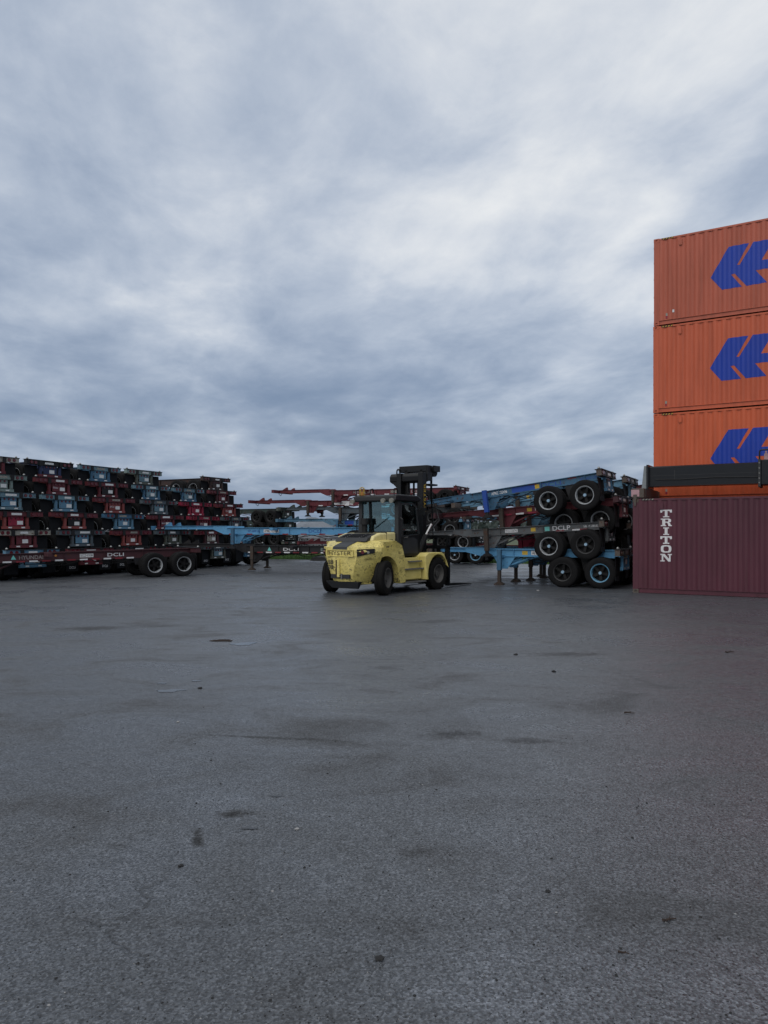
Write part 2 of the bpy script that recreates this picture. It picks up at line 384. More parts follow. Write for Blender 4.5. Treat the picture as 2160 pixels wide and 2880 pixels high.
# text planes: +y side (reads from the left side), rear (-x), right side (-y)
SIDE = Matrix(((-1, 0, 0, 0), (0, 0, 1, 0), (0, 1, 0, 0), (0, 0, 0, 1)))
REAR = Matrix(((0, 0, -1, 0), (-1, 0, 0, 0), (0, 1, 0, 0), (0, 0, 0, 1)))
FRONT = Matrix(((1, 0, 0, 0), (0, 0, -1, 0), (0, 1, 0, 0), (0, 0, 0, 1)))
def letter(body, parent, plane, loc, h, mat, width=None, name='lettering', spin=0):
    me, asp = text_mesh(body)
    sx = h if width is None else width / asp
    return mk(name, me, mat, parent, T(loc) @ plane @ Matrix.Rotation(R(spin), 4, 'Z') @ Matrix.Diagonal((sx, h, 1, 1)))
def plate(parent, plane, loc, w, h, mat, name='plate', t=.004):
    me = cached('unitplate', lambda: MB().box(-.5, .5, -.5, .5, 0, 1).mesh('plate'))
    return mk(name, me, mat, parent, T(loc) @ plane @ Matrix.Diagonal((w, h, t, 1)))

# ------------------------------------------------------------------ setting: ground, field
EDGE = lambda x: 43.6 - (x - 8) * .4776
gm = MB().add([(-90, -40, 0), (90, -40, 0), (90, EDGE(70), 0), (60, EDGE(60), 0), (8, EDGE(8), 0), (-5.4, EDGE(-5.4), 0), (-90, EDGE(-90), 0)], [tuple(range(7))])
tag(mk('asphalt_ground', gm.mesh('asphalt_ground', fix=False), 'asphalt'), kind='structure')
fm = MB().add([(-3000, -200, -.03), (3000, -200, -.03), (3000, 4500, -.03), (-3000, 4500, -.03)], [(0, 1, 2, 3)])
tag(mk('field', fm.mesh('field', fix=False), 'meadow'), kind='structure')

# ------------------------------------------------------------------ container chassis (trailers)
TR = .515                                                   # tyre radius
def tyre_mesh():
    p = [(-.100, .287), (-.128, .315), (-.140, .380), (-.136, .440), (-.122, .488), (-.104, .508), (-.062, .514), (-.056, .503), (-.046, .503), (-.040, .515),
         (-.006, .515), (-.003, .504), (.003, .504), (.006, .515), (.040, .515), (.046, .503), (.056, .503), (.062, .514), (.104, .508), (.122, .488), (.136, .440), (.140, .380), (.128, .315), (.100, .287)]
    return MB().lathe(p, 36).mesh('tyre', 28)
def rim_mesh():
    p = [(.128, .292), (.138, .309), (.131, .313), (.115, .297), (-.10, .288), (-.10, .270), (-.03, .262), (.06, .268), (.10, .278), (.122, .283)]
    return MB().lathe(p, 32).mesh('rim', 30)
def hub_mesh():
    b = MB().cyl((0, -.09, 0), (0, .07, 0), .105, .085, 16).cyl((0, -.09, 0), (0, -.075, 0), .268, .268, 24)
    for k in range(5):
        a = math.radians(72 * k + 18); d = Vector((math.cos(a), 0, math.sin(a)))
        b.beam(d * .07 + Vector((0, .02, 0)), d * .268 + Vector((0, .045, 0)), .085, .07, up=(0, 1, 0))
        b.box(d.x * .235 - .022, d.x * .235 + .022, .07, .10, d.z * .235 - .022, d.z * .235 + .022)
    return b.mesh('hub', 30)
def cap_mesh(): return MB().cyl((0, .06, 0), (0, .115, 0), .058, .048, 14).mesh('hub_cap', 30)

KIND = {
 '40': dict(deck=1.17, xr=-.75, bt=.22, bh=.19, knee=7.85, tip=11.45, leg=7.35, rd=.33, ry=.48, gd=.17, gup=.07),
 '20': dict(deck=1.28, xr=-.66, bt=.20, bh=.20, knee=4.25, tip=6.05, leg=3.55, rd=.27, ry=.50, gd=.15, gup=.0),
}
def frame_mesh(k):
    q = KIND[k]; d = q['deck'] - .02; b = MB()
    for s in (-1, 1):
        y = s * q['ry']; x0, x1 = q['xr'] + q['bt'], q['knee']
        b.box(x0, x1, y - .012, y + .012, d - q['rd'] + .022, d - .022)
        b.box(x0, x1, y - .075, y + .075, d - .022, d)
        b.box(x0, x1, y - .075, y + .075, d - q['rd'], d - q['rd'] + .022)
        x = x0 + .5                                         # web stiffeners
        while x < x1 - .3:
            b.box(x, x + .012, y + s * .012, y + s * .07, d - q['rd'] + .022, d - .022); x += 1.55
    x = .1
    while x < q['knee'] - .3:                               # cross members
        b.box(x, x + .09, -q['ry'] + .012, q['ry'] - .012, d - .20, d - .03); x += .92
    if k == '40':                                           # mid bolster
        b.box(5.2, 5.36, -1.18, -q['ry'] - .075, d - .14, d - .002); b.box(5.2, 5.36, q['ry'] + .075, 1.18, d - .14, d - .002)
    return b.mesh('frame')
def goose_mesh(k):
    q = KIND[k]; d = q['deck'] + q['gup']; b = MB(); kx = q['knee']; tx = q['tip']; lo = q['deck'] - .02 - q['rd']
    for s in (-1, 1):
        y = s * (q['ry'] - .03)
        b.box(kx + .5, tx, y - .012, y + .012, d - q['gd'] + .018, d - .018)
        b.box(kx + .0, tx, y - .065, y + .065, d - .018, d)
        b.box(kx + .7, tx, y - .065, y + .065, d - q['gd'], d - q['gd'] + .018)
        pl = [(kx - .45, d - .018), (kx + .75, d - .018), (kx + .75, d - q['gd']), (kx + .15, lo), (kx - .02, lo), (kx - .02, d - .10), (kx - .45, d - .10)]
        b.prism(pl, 'y', y + s * .02, y + s * .05)
        b.prism([(kx + .75, d - q['gd'] + .001), (kx + .15, lo), (kx + .12, lo + .02), (kx + .70, d - q['gd'] + .001)], 'y', y - .06, y + .06)
    x = kx + .3
    while x < tx - .4:
        b.box(x, x + .08, -q['ry'] + .04, q['ry'] - .04, d - q['gd'] + .02, d - .03); x += .8
    return b.mesh('gooseneck')
def rear_bolster_mesh(k):
    q = KIND[k]; d = q['deck']; x0 = q['xr']; x1 = x0 + q['bt']
    b = MB().box(x0 + .02, x1 - .02, -1.215, 1.215, d - q['bh'] + .012, d - .012)
    b.box(x0, x1, -1.22, 1.22, d - .012, d); b.box(x0, x1, -1.22, 1.22, d - q['bh'], d - q['bh'] + .012)
    return b.mesh('rear_bolster')
def deck_plate_mesh(k):
    q = KIND[k]; return MB().box(q['xr'] - .012, q['xr'] + q['bt'] + .02, -1.235, 1.235, q['deck'] + .001, q['deck'] + .022).mesh('deck_plate')
def pocket_mesh(k):
    q = KIND[k]; return MB().box(q['xr'] - .014, q['xr'] + .018, -.075, .075, q['deck'] - q['bh'] - .03, q['deck'] - .002).mesh('lock_pocket')
def front_bolster_mesh(k):
    q = KIND[k]; d = q['deck'] + q['gup']; t = q['tip']; b = MB()
    b.box(t, t + .16, -1.2, 1.2, d - .20, d - .005)
    if k == '40':
        for s in (-1, 1): b.prism([(t - .62, d), (t - .20, d), (t - .50, d + .17), (t - .58, d + .17)], 'y', s * .44 - .03, s * .44 + .03)
    return b.mesh('front_bolster')
def guard_mesh(k):
    q = KIND[k]; d = q['deck']; x = q['xr']
    b = MB().box(x + .03, x + .13, -.60, .60, d - .69, d - .58)
    return b.mesh('rear_guard')
def post_mesh(k):
    q = KIND[k]; d = q['deck']; x = q['xr']
    return MB().box(x + .03, x + .12, -.055, .055, d - .58, d - q['bh']).mesh('guard_post')
def panel_mesh(k):
    q = KIND[k]; d = q['deck']; x = q['xr']
    return MB().box(x + .06, x + .075, -.34, .34, d - .56, d - q['bh'] - .004).mesh('number_panel')
def flap_mesh(k):
    q = KIND[k]; d = q['deck']; x = q['xr'] + q['bt']; b = MB(); n = 5; vs = []; w = .31
    top = d - q['bh'] - .03; h = .72 if k == '40' else .80
    for i in range(n + 1):
        t = i / n; dx = .02 * math.sin(t * 2.2)
        vs += [(x - .02 - dx, -w, top - h * t), (x - .02 - dx, w, top - h * t), (x - .008 - dx, -w, top - h * t), (x - .008 - dx, w, top - h * t)]
    fs = [(0, 1, 3, 2), (4 * n, 4 * n + 2, 4 * n + 3, 4 * n + 1)]
    for i in range(n):
        a, c = 4 * i, 4 * i + 4
        fs += [(a, c, c + 1, a + 1), (a + 2, a + 3, c + 3, c + 2), (a, a + 2, c + 2, c), (a + 1, c + 1, c + 3, a + 3)]
    b.add(vs, fs); return b.mesh('mud_flap')
def susp_mesh(k):
    q = KIND[k]; lo = q['deck'] - .02 - q['rd']; b = MB()
    for s in (-1, 1):
        for cx in (-.52, .62, 1.76):
            b.prism([(cx - .16, lo), (cx + .16, lo), (cx + .06, TR + .02), (cx - .06, TR + .02)], 'y', s * .5 - .05, s * .5 + .05)
        for ax in (0, 1.24):
            b.prism([(ax - .50, TR + .10), (ax, TR + .16), (ax + .50, TR + .10), (ax + .50, TR + .06), (ax, TR + .06), (ax - .50, TR + .06)], 'y', s * .5 - .04, s * .5 + .04)
    return b.mesh('suspension')
def axle_mesh(): return MB().cyl((0, -.86, TR), (0, .86, TR), .065, .065, 10).mesh('axle', 40)
def leg_mesh(k, drop):
    q = KIND[k]; d = q['deck']; top = d - .03; b = MB()
    z1 = .52 if drop else d - .82
    b.box(-.075, .075, -.075, .075, z1, top)
    return b.mesh('landing_leg')
def foot_mesh(k, drop):
    q = KIND[k]; d = q['deck']; b = MB()
    z1 = .52 if drop else d - .82; z0 = .0 if drop else d - 1.02
    b.box(-.055, .055, -.055, .055, z0 + .09, z1)
    b.prism([(-.16, z0), (.16, z0), (.16, z0 + .03), (.06, z0 + .10), (-.06, z0 + .10), (-.16, z0 + .03)], 'y', -.13, .13)
    return b.mesh('foot')
def brace_mesh(k):
    q = KIND[k]; lo = q['deck'] - .02 - q['rd']; x = q['leg']; b = MB()
    for s in (-1, 1):
        y = s * (q['ry'] + .02)
        b.prism([(x - .46, lo), (x + .36, lo), (x + .10, lo - .44), (x - .16, lo - .44)], 'y', y - .015, y + .015)
        b.box(x - .05, x + .05, min(y, s * .90), max(y, s * .90), lo - .04, lo + .04)
    b.beam((x, -.55, lo - .30), (x, .55, lo - .30), .06, .06)
    b.beam((x - .1, .45, lo - .36), (x - 1.1, .35, lo + .02), .05, .05); b.beam((x - .1, -.45, lo - .36), (x - 1.1, -.35, lo + .02), .05, .05)
    return b.mesh('leg_brace')
def airline_mesh(k):
    q = KIND[k]; lo = q['deck'] - .02 - q['rd']; b = MB()
    for y, sag, ph in ((.30, .16, 0), (.18, .26, 1.3), (-.25, .2, 2.2)):
        pts = []; n = 14; x0, x1 = 1.9, q['knee'] + .2
        for i in range(n + 1):
            t = i / n; pts.append((x0 + (x1 - x0) * t, y + .05 * math.sin(5 * t + ph), lo + .05 - sag * abs(math.sin(math.pi * t * (3 if k == '40' else 2) + ph * .3))))
        b.tube(pts, .014, 5)
    tx = q['tip']; d = q['deck'] + q['gup']
    b.tube([(tx + .17, .12, d - .12), (tx + .26, .13, d - .10), (tx + .28, .10, d - .24), (tx + .20, .0, d - .34), (tx + .17, -.12, d - .16)], .016, 5)
    return b.mesh('air_line')
def lock_mesh():
    return MB().cyl((0, 0, 0), (0, 0, .03), .035, .05, 8).cyl((0, 0, .03), (0, 0, .075), .055, .02, 8).mesh('twist_lock', 40)
def lamp_mesh(): return MB().cyl((0, 0, 0), (-.022, 0, 0), .074, .066, 12).mesh('tail_light', 40)
def tape_mesh(k, odd):
    q = KIND[k]; lo = q['deck'] - .02 - q['rd']; b = MB(); x = 1.9 if k == '40' else 1.9; i = 0
    while x < q['knee'] - .4:
        if i % 2 == odd: b.box(x, x + .30, q['ry'] + .0755, q['ry'] + .078, lo - .012, lo + .045)
        x += .46; i += 1
    return b.mesh('reflective_tape')

def chassis(name, label, k, M, col, bolster=None, panel=None, guard=None, leg='legbrown', rim='rimdark', cap='hubdark', drop=False, group=None,
            full=True, rear=True, tape=None, flaptext=False, rims=None, hubcol='hubdark', rearsign=None, tilt=0):
    """one container trailer; local x runs to its front, origin on the ground below the rear axle"""
    q = KIND[k]; d = q['deck']; g = lambda n, f, *a: cached((n, *a), lambda: f(*a))
    root = tag(empty(name, M @ Matrix.Rotation(R(tilt), 4, 'Y')), label, 'trailer chassis', group)
    mk('frame', g('frame', frame_mesh, k), col, root)
    mk('gooseneck', g('goose', goose_mesh, k), col, root)
    mk('front_bolster', g('fb', front_bolster_mesh, k), bolster or col, root)
    rb = mk('rear_bolster', g('rb', rear_bolster_mesh, k), bolster or col, root)
    for s in (-1, 1):
        mk('twist_lock', g('lock', lock_mesh), 'galv', rb, T((q['xr'] + .1, s * 1.13, d + .022)))
        mk('mud_flap', g('flap', flap_mesh, k), 'flap', root, T((0, s * .87, 0)) @ Matrix.Rotation(R(random.uniform(-1.5, 1.5)), 4, 'X'))
    mk('deck_plate', g('dplate', deck_plate_mesh, k), 'darkgrey', rb)
    if rear:
        for s in (-1, 1): mk('lock_pocket', g('pocket', pocket_mesh, k), 'darkgrey', rb, T((0, s * .52, 0)))
    mk('rear_guard', g('guard', guard_mesh, k), guard or col, root)
    for s in (-1, 1): mk('guard_post', g('post', post_mesh, k), col, root, T((0, s * .50, 0)))
    pn = mk('number_panel', g('panel', panel_mesh, k), panel or col, root)
    if rear:
        for s in (-1, 1):
            for o in (.75, .98): mk('tail_light', g('lamp', lamp_mesh), 'lens', rb, T((q['xr'] + .02, s * (o + random.uniform(-.02, .02)), d - q['bh'] * .52)))
        for yy in (-.2, 0, .2): mk('marker_light', g('lamp', lamp_mesh), 'lens', pn, T((q['xr'] + .06, yy, d - q['bh'] - .07)) @ Matrix.Diagonal((1, .62, .62, 1)))
        plate(pn, REAR, (q['xr'] + .058, -.13 + random.uniform(-.05, .08), d - .44 + random.uniform(-.02, .02)), .26, .15, 'white', 'licence_plate')
        plate(rb, REAR, (q['xr'] + .018, random.uniform(-.12, .12), d - q['bh'] * .5), random.uniform(.34, .52), .085, random.choice(('white', 'white', 'cream')), 'number_plate')
        plate(root, REAR, (q['xr'] + .028, .28, d - .635), .16, .05, 'white', 'reflector'); plate(root, REAR, (q['xr'] + .028, -.30, d - .635), .16, .05, 'white', 'reflector')
    if flaptext:
        for s in (-1, 1): letter('DCLI', root, REAR, (q['xr'] + q['bt'] - .047, s * .87, d - .78), .10, 'stencil', .30)
    mk('suspension', g('susp', susp_mesh, k), 'darkgrey', root)
    if full: mk('air_line', g('airl', airline_mesh, k), 'hubdark', root)
    for ai, ax in enumerate((0, 1.24)):
        mk('axle', g('axle', axle_mesh), 'darkgrey', root, T((ax, 0, 0)))
        for s in (1, -1):
            rmat = (rims[ai] if rims else rim)
            w = empty('wheel', T((ax, s * 1.075, TR)) @ (Matrix.Rotation(R(random.uniform(0, 72)), 4, 'Y') if s > 0 else Matrix.Rotation(math.pi, 4, 'Z')), root)
            mk('tyre', g('tyre', tyre_mesh), 'rubber', w)
            if s > 0 or full:
                mk('rim', g('rim', rim_mesh), rmat, w); mk('hub', g('hub', hub_mesh), hubcol, w)
                if s > 0 and full: mk('hub_cap', g('cap', cap_mesh), cap, w)
            mk('inner_tyre', g('tyre', tyre_mesh), 'rubber', root, T((ax, s * .745, TR)))
    for s in (-1, 1):
        lg = mk('landing_leg', g('leg', leg_mesh, k, drop), leg, root, T((q['leg'], s * .93, 0)))
        mk('foot', g('foot', foot_mesh, k, drop), 'legbrown' if drop else 'darkgrey', lg)
    mk('leg_brace', g('brace', brace_mesh, k), col if not drop else col, root)
    if tape:
        mk('reflective_tape', g('tape', tape_mesh, k, 0), tape[0], root); mk('reflective_tape', g('tape', tape_mesh, k, 1), tape[1], root)
    return root
def place(x, y, z, e, roll=0):
    """matrix with local x along the ground direction e"""
    a = math.atan2(e[1], e[0]); return T((x, y, z)) @ Matrix.Rotation(a, 4, 'Z') @ Matrix.Rotation(R(roll), 4, 'X')
def railtext(root, k, x, body, h, mat, z=0, w=None):
    q = KIND[k]; return letter(body, root, SIDE, (x, q['ry'] + .0175, q['deck'] - .02 - q['rd'] / 2 + z), h, mat, w)
def railplate(root, k, x, w, h, mat, z=0, name='plate'):
    q = KIND[k]; return plate(root, SIDE, (x, q['ry'] + .0125, q['deck'] - .02 - q['rd'] / 2 + z), w, h, mat, name, .003)

# --- the tall block on the left: six stacks, rear ends towards the yard
def unit(v): l = math.hypot(*v); return (v[0] / l, v[1] / l)
EL = unit((-.893, .45)); LL = (-EL[1], EL[0])               # forward and left of these trailers
names = {'maroon': 'maroon', 'salmon': 'faded red', 'crimson': 'crimson', 'lightblue': 'light blue', 'palebl': 'pale blue', 'mint': 'pale green-blue', 'greyblue': 'grey-blue',
         'navy': 'navy blue', 'greengrey': 'rusty grey-green', 'brown': 'dark brown', 'darkgreen': 'dark green', 'darkgrey': 'dark grey', 'blue': 'blue', 'grey': 'grey'}
LEFT = {
 0: {6: ('maroon', 'cream', 'maroon'), 5: ('mint', 'mint', 'mint'), 4: ('palebl', 'palebl', 'lightblue'), 3: ('salmon', 'maroon', 'crimson'), 2: ('maroon', 'cream', 'maroon'), 1: ('lightblue', 'lightblue', 'lightblue')},
 1: {6: ('navy', 'darkgrey', 'navy'), 5: ('maroon', 'maroon', 'maroon'), 4: ('lightblue', 'palebl', 'lightblue'), 3: ('salmon', 'maroon', 'darkgrey'), 2: ('greyblue', 'greyblue', 'lightblue'), 1: ('maroon', 'maroon', 'crimson')},
 2: {6: ('blue', 'palebl', 'lightblue'), 5: ('maroon', 'maroon', 'darkgrey'), 4: ('salmon', 'maroon', 'salmon'), 3: ('lightblue', 'blue', 'lightblue'), 2: ('salmon', 'maroon', 'salmon'), 1: ('darkgrey', 'darkgrey', 'darkgrey')},
 3: {6: ('greengrey', 'mint', 'palebl'), 5: ('blue', 'palebl', 'palebl'), 4: ('greyblue', 'greyblue', 'palebl'), 3: ('maroon', 'maroon', 'maroon'), 2: ('greengrey', 'greyblue', 'greengrey'), 1: ('darkgrey', 'darkgrey', 'darkgrey')},
 4: {5: ('blue', 'palebl', 'palebl'), 4: ('crimson', 'crimson', 'crimson'), 3: ('maroon', 'crimson', 'maroon'), 2: ('darkmaroon', 'maroon', 'cream'), 1: ('greengrey', 'greyblue', 'palebl')},
 5: {6: ('brown', 'brown', 'brown'), 5: ('darkmaroon', 'maroon', 'maroon'), 4: ('salmon', 'maroon', 'salmon'), 3: ('greyblue', 'greyblue', 'greyblue'), 2: ('maroon', 'maroon', 'maroon'), 1: ('blue', 'greyblue', 'blue')},
}
FLAPTXT = {(1, 1), (2, 3), (2, 1), (3, 4), (4, 5), (4, 1), (0, 4)}
ORD = ['first', 'second', 'third', 'fourth', 'fifth', 'sixth']
LV = {1: 'at the bottom', 2: 'second level up', 3: 'third level up', 4: 'fourth level up', 5: 'fifth level up', 6: 'on top'}
names['darkmaroon'] = 'dark maroon'
for c, lv in LEFT.items():
    bx, by = -15.2 + (c - 1) * 2.80 * .45, 31.8 + (c - 1) * 2.80 * .893
    for n, (fc, bc, pc) in lv.items():
        sh = (6 - n) * .49 + random.uniform(-.05, .05)
        ox = bx - EL[0] * sh + EL[0] * .75 - LL[0] * 1.22; oy = by - EL[1] * sh + EL[1] * .75 - LL[1] * 1.22
        z = .757 * (n - 1) + random.uniform(-.012, .012)
        e = unit((EL[0] + random.uniform(-.008, .008), EL[1] + random.uniform(-.012, .012)))
        lab = f"{names[fc]} trailer chassis, {LV[n]} in the {ORD[c]} stack from the left"
        r = chassis('trailer_chassis', lab, '40', place(ox, oy, z, e, random.uniform(-.5, .5)), fc, bolster=bc, panel=pc, full=False,
                    guard='maroon' if (c, n) == (1, 6) else None, rim=random.choice(('rimgrey', 'rimwhite', 'rimgrey')), group='trailer chassis stacked at the left',
                    flaptext=(c, n) in FLAPTXT)
        if pc in ('maroon', 'salmon', 'crimson') and random.random() < .7:
            letter('DCLI', r, REAR, (KIND['40']['xr'] + .0575, .17, 1.17 - .40), .07, 'stencil', .24)

# --- the single brown trailer standing in front of that block
EB = unit((-.80, -.60)); LB = (-EB[1], EB[0])
wx, wy = -8.40, 31.45                                       # outer face of its rearmost wheel
br = chassis('trailer_chassis', 'long dark maroon trailer chassis parked alone in front of the tall left block', '40', place(wx - LB[0] * 1.215, wy - LB[1] * 1.215, 0, EB), 'darkmaroon',
             rim='rimwhite', cap='hubdark', drop=True, tape=('stencil', 'tapered'), tilt=.9)
railtext(br, '40', 2.62, 'DCLI', .14, 'stencil', w=.66); railplate(br, '40', 3.76, .52, .14, 'white', 0); railtext(br, '40', 3.76, 'DCLZ 419184', .10, 'ink', w=.46)
railtext(br, '40', 5.80, 'HYUNDAI', .15, 'stencilfaint', w=.85)
mk('triangle_badge', MB().prism([(-.09, -.08), (.09, -.08), (0, .09)], 'y', 0, .004), 'teal', br, T((6.42, .4945, 1.0)))
mk('side_light', MB().cyl((0, 0, 0), (0, .03, 0), .05, .045, 12), 'amber', br, T((4.92, .493, 1.02)))

# --- a two-high pair in the middle distance: light blue on dark
EP = unit((-.97, .24)); LP = (-EP[1], EP[0])
lx, ly = -6.05, 36.4                                        # mid point between the standing legs
q4 = KIND['40']
dk = chassis('trailer_chassis', 'dark trailer chassis with white letters standing on its legs under a light blue one', '40', place(lx - EP[0] * q4['leg'], ly - EP[1] * q4['leg'], .05, EP), 'darkgrey',
             rim='rimgrey', drop=True, tape=('stencil', 'tapered'), group='pair of trailer chassis behind the forklift')
railtext(dk, '40', 5.55, 'DCLI', .14, 'stencil', w=.78); railplate(dk, '40', 3.75, .62, .14, 'mint', 0); railtext(dk, '40', 3.75, 'NEIZ 413902', .10, 'ink', w=.54)
mk('triangle_badge', MB().prism([(-.10, -.09), (.10, -.09), (0, .10)], 'y', 0, .004), 'teal', dk, T((6.65, .4945, 1.0)))
bl = chassis('trailer_chassis', 'bright light blue trailer chassis lying level on the dark one behind the forklift', '40', place(lx - EP[0] * 6.35, ly - EP[1] * 6.35, .92, EP), 'skyblue',
             leg='blue', rim='rimgrey', tape=('tapered', 'skyblue'), group='pair of trailer chassis behind the forklift')
railtext(bl, '40', 3.35, 'DCLI', .15, 'inkblue', w=.62); railtext(bl, '40', 6.45, 'WT.6600 LBS', .11, 'inkblue', w=.62)
railplate(bl, '40', 5.55, .78, .15, 'stencil', 0); railtext(bl, '40', 5.55, 'APMZ 427829', .11, 'ink', w=.72); railtext(bl, '40', 1.0, 'RADIALS', .13, 'ink', w=.62)

# --- the farther stack behind the forklift, goosenecks to the left
EM = unit((-.916, .40)); LM = (-EM[1], EM[0])
def mplace(tipx, d, deck, k='40', lat=0):
    """near rail of the gooseneck tip seen at picture column tipx of 2160, at depth d"""
    X = (tipx - 1080) / 2100 * d; qq = KIND[k]
    ox = X - LM[0] * (.45 + lat) - EM[0] * (qq['tip'] + .16); oy = d - LM[1] * (.45 + lat) - EM[1] * (qq['tip'] + .16)
    return place(ox, oy, deck - qq['deck'], EM)
GM = 'trailer chassis stacked behind the forklift'
m5 = chassis('trailer_chassis', 'maroon trailer chassis topmost of the stack behind the forklift', '40', mplace(781, 48.2, 4.47), 'maroon', rim='rimdark', tape=('stencil', 'maroon'), group=GM)
railtext(m5, '40', 5.55, 'HYUNDAI', .18, 'stencilfaint', w=1.25); railplate(m5, '40', 3.3, .72, .17, 'cream'); railtext(m5, '40', 3.3, 'DCLZ 419907', .12, 'ink', w=.64); railtext(m5, '40', 1.9, 'DCLI', .18, 'stencilfaint', w=.9)
m4 = chassis('trailer_chassis', 'maroon trailer chassis with a long white sign, second from the top behind the forklift', '40', mplace(716, 48.9, 3.84), 'maroon', rim='rimblue', cap='capblue', tape=('stencil', 'maroon'), group=GM)
railplate(m4, '40', 5.1, 1.35, .24, 'stencil'); railtext(m4, '40', 5.1, 'DCLI', .13, 'ink', w=.40)
m3 = chassis('trailer_chassis', 'grey trailer chassis third from the top of the stack behind the forklift', '40', mplace(800, 48.0, 3.36), 'greyblue', bolster='darkgreen', rim='rimgrey', group=GM)
railtext(m3, '40', 4.75, 'WT.6700 LBS', .14, 'ink', w=.85)
m2 = chassis('trailer_chassis', 'light blue trailer chassis with a dark blue patch, third from the ground behind the forklift', '40', mplace(792, 48.0, 2.62), 'lightblue', leg='blue', rim='rimwhite', tape=('tapered', 'lightblue'), group=GM)
railplate(m2, '40', 6.75, .62, .26, 'royal'); railtext(m2, '40', 5.95, 'WT.6600 LBS', .13, 'inkblue', w=.72); railplate(m2, '40', 4.75, 1.0, .17, 'stencil'); railtext(m2, '40', 4.75, 'APMZ 426928', .13, 'ink', w=.92)
railtext(m2, '40', 2.1, 'DCLI', .17, 'inkblue', w=.95)
m0 = chassis('trailer_chassis', 'dark grey trailer chassis wedged second lowest in the stack behind the forklift', '40', mplace(822, 47.7, 1.93), 'darkgrey', rims=('rimwhite', 'rimgrey'), cap='hubdark', group=GM)
m1 = chassis('trailer_chassis', 'maroon trailer chassis on the ground at the foot of the stack behind the forklift', '40', mplace(852, 47.6, 1.2), 'maroon', leg='salmon', rims=('rimblue', 'rimwhite'), cap='capblue', drop=False, group=GM)

# --- small dark green stack far behind, between the block and the pair
for n, (c, z) in enumerate((('darkgreen', 0), ('greengrey', .8), ('darkgreen', 1.6), ('darkgreen', 2.42))):
    e = EL; rl = (-8.0 + n * .12, 54.0)
    ox = rl[0] + EL[0] * .75 - LL[0] * 1.22; oy = rl[1] + EL[1] * .75 - LL[1] * 1.22
    chassis('trailer_chassis', f"{names[c]} trailer chassis {['at the foot', 'second up', 'third up', 'on top'][n]} of the small far stack left of centre", '40', place(ox - EL[0] * .3 * (3 - n), oy - EL[1] * .3 * (3 - n), z, e), c,
            bolster='greengrey', rim='rimdark', group='dark green trailer chassis in the far stack')

# --- short trailers stacked at the right, wheels towards the camera
ER = unit((-.88, .47)); LR = (-ER[1], ER[0])
WX, WY = 7.08, 24.5                                         # outer face of the rearmost ground wheel
def rplace(t, zc, lat=0):
    x = WX + ER[0] * t - LR[0] * (1.215 + lat); y = WY + ER[1] * t - LR[1] * (1.215 + lat)  # lat: away from the camera
    return place(x, y, zc - TR, ER)
GR1 = 'short trailer chassis in the near right stack'; GR2 = 'short trailer chassis in the rear right stack'
def tilted(M, a):                                           # tip the front down about the rear axle
    return M @ T((0, 0, TR)) @ Matrix.Rotation(R(a), 4, 'Y') @ T((0, 0, -TR))
r1 = chassis('short_chassis', 'short light blue trailer chassis standing on its wheels and legs beside the purple container', '20', rplace(0, .515), 'skyblue', bolster='steelrust', leg='blue', rims=('rimblue', 'rimdark'), cap='capblue', drop=True, group=GR1)
railplate(r1, '20', 2.15, .74, .15, 'stencil'); railtext(r1, '20', 2.15, 'APMZ 235357', .11, 'ink', w=.68); railplate(r1, '20', 2.75, .2, .14, 'yellowtag')
r2 = chassis('short_chassis', 'short grey trailer chassis with white letters, second up beside the purple container', '20', tilted(rplace(.47, 1.45), 3.2), 'grey', bolster='steelrust', rims=('rimdark', 'rimwhite'), cap='capblue', group=GR1)
railtext(r2, '20', .95, 'DCLP', .16, 'stencil', w=.62); railtext(r2, '20', -.05, 'TARE WT. 6,800 LBS.', .08, 'stencil', w=.5); railplate(r2, '20', 2.75, .46, .12, 'stencil'); railtext(r2, '20', 2.75, 'DCLZ 236795', .085, 'ink', w=.41)
railplate(r2, '20', 1.95, .17, .13, 'yellowtag'); railplate(r2, '20', .45, .26, .045, 'stencil', -.09, 'reflector'); railplate(r2, '20', 1.0, .28, .045, 'tapered', -.09, 'reflector'); railplate(r2, '20', .18, .28, .045, 'tapered', -.09, 'reflector')
plate(r2, SIDE, (1.45, .5125, 1.12), .17, .15, 'teal', 'round_badge', .003)
r3 = chassis('short_chassis', 'short maroon trailer chassis third up, its wheels half hidden behind the grey one', '20', tilted(rplace(.15, 2.26, .72), 4.2), 'maroon', bolster='darkmaroon', rims=('rimwhite', 'rimwhite'), cap='hubdark', tape=('stencil', 'crimson'), group=GR1)
railtext(r3, '20', 2.1, 'HYUNDAI', .12, 'stencil', w=.62); railplate(r3, '20', 2.62, .18, .13, 'yellowtag')
r4 = chassis('short_chassis', 'short blue trailer chassis tilted on top of the near right stack', '20', tilted(rplace(.5, 3.09), 7.6), 'blue', bolster='steelrust', leg='royal', rims=('rimwhite', 'rimwhite'), cap='capblue', group=GR1)
railtext(r4, '20', 1.25, 'DCLI', .15, 'inkblue', w=.72); railplate(r4, '20', 2.25, .85, .18, 'royal'); railplate(r4, '20', 1.75, .17, .14, 'yellowtag'); railtext(r4, '20', 3.15, 'APMZ 23249?'[:-1] + '6', .11, 'stencil', w=.6); railtext(r4, '20', -.05, 'WT.6600 LBS', .1, 'inkblue', w=.6)
railplate(r4, '20', .5, .3, .05, 'tapered', .09, 'reflector'); railplate(r4, '20', 1.9, .3, .05, 'tapered', .09, 'reflector'); railplate(r4, '20', 3.7, .3, .05, 'tapered', .09, 'reflector')
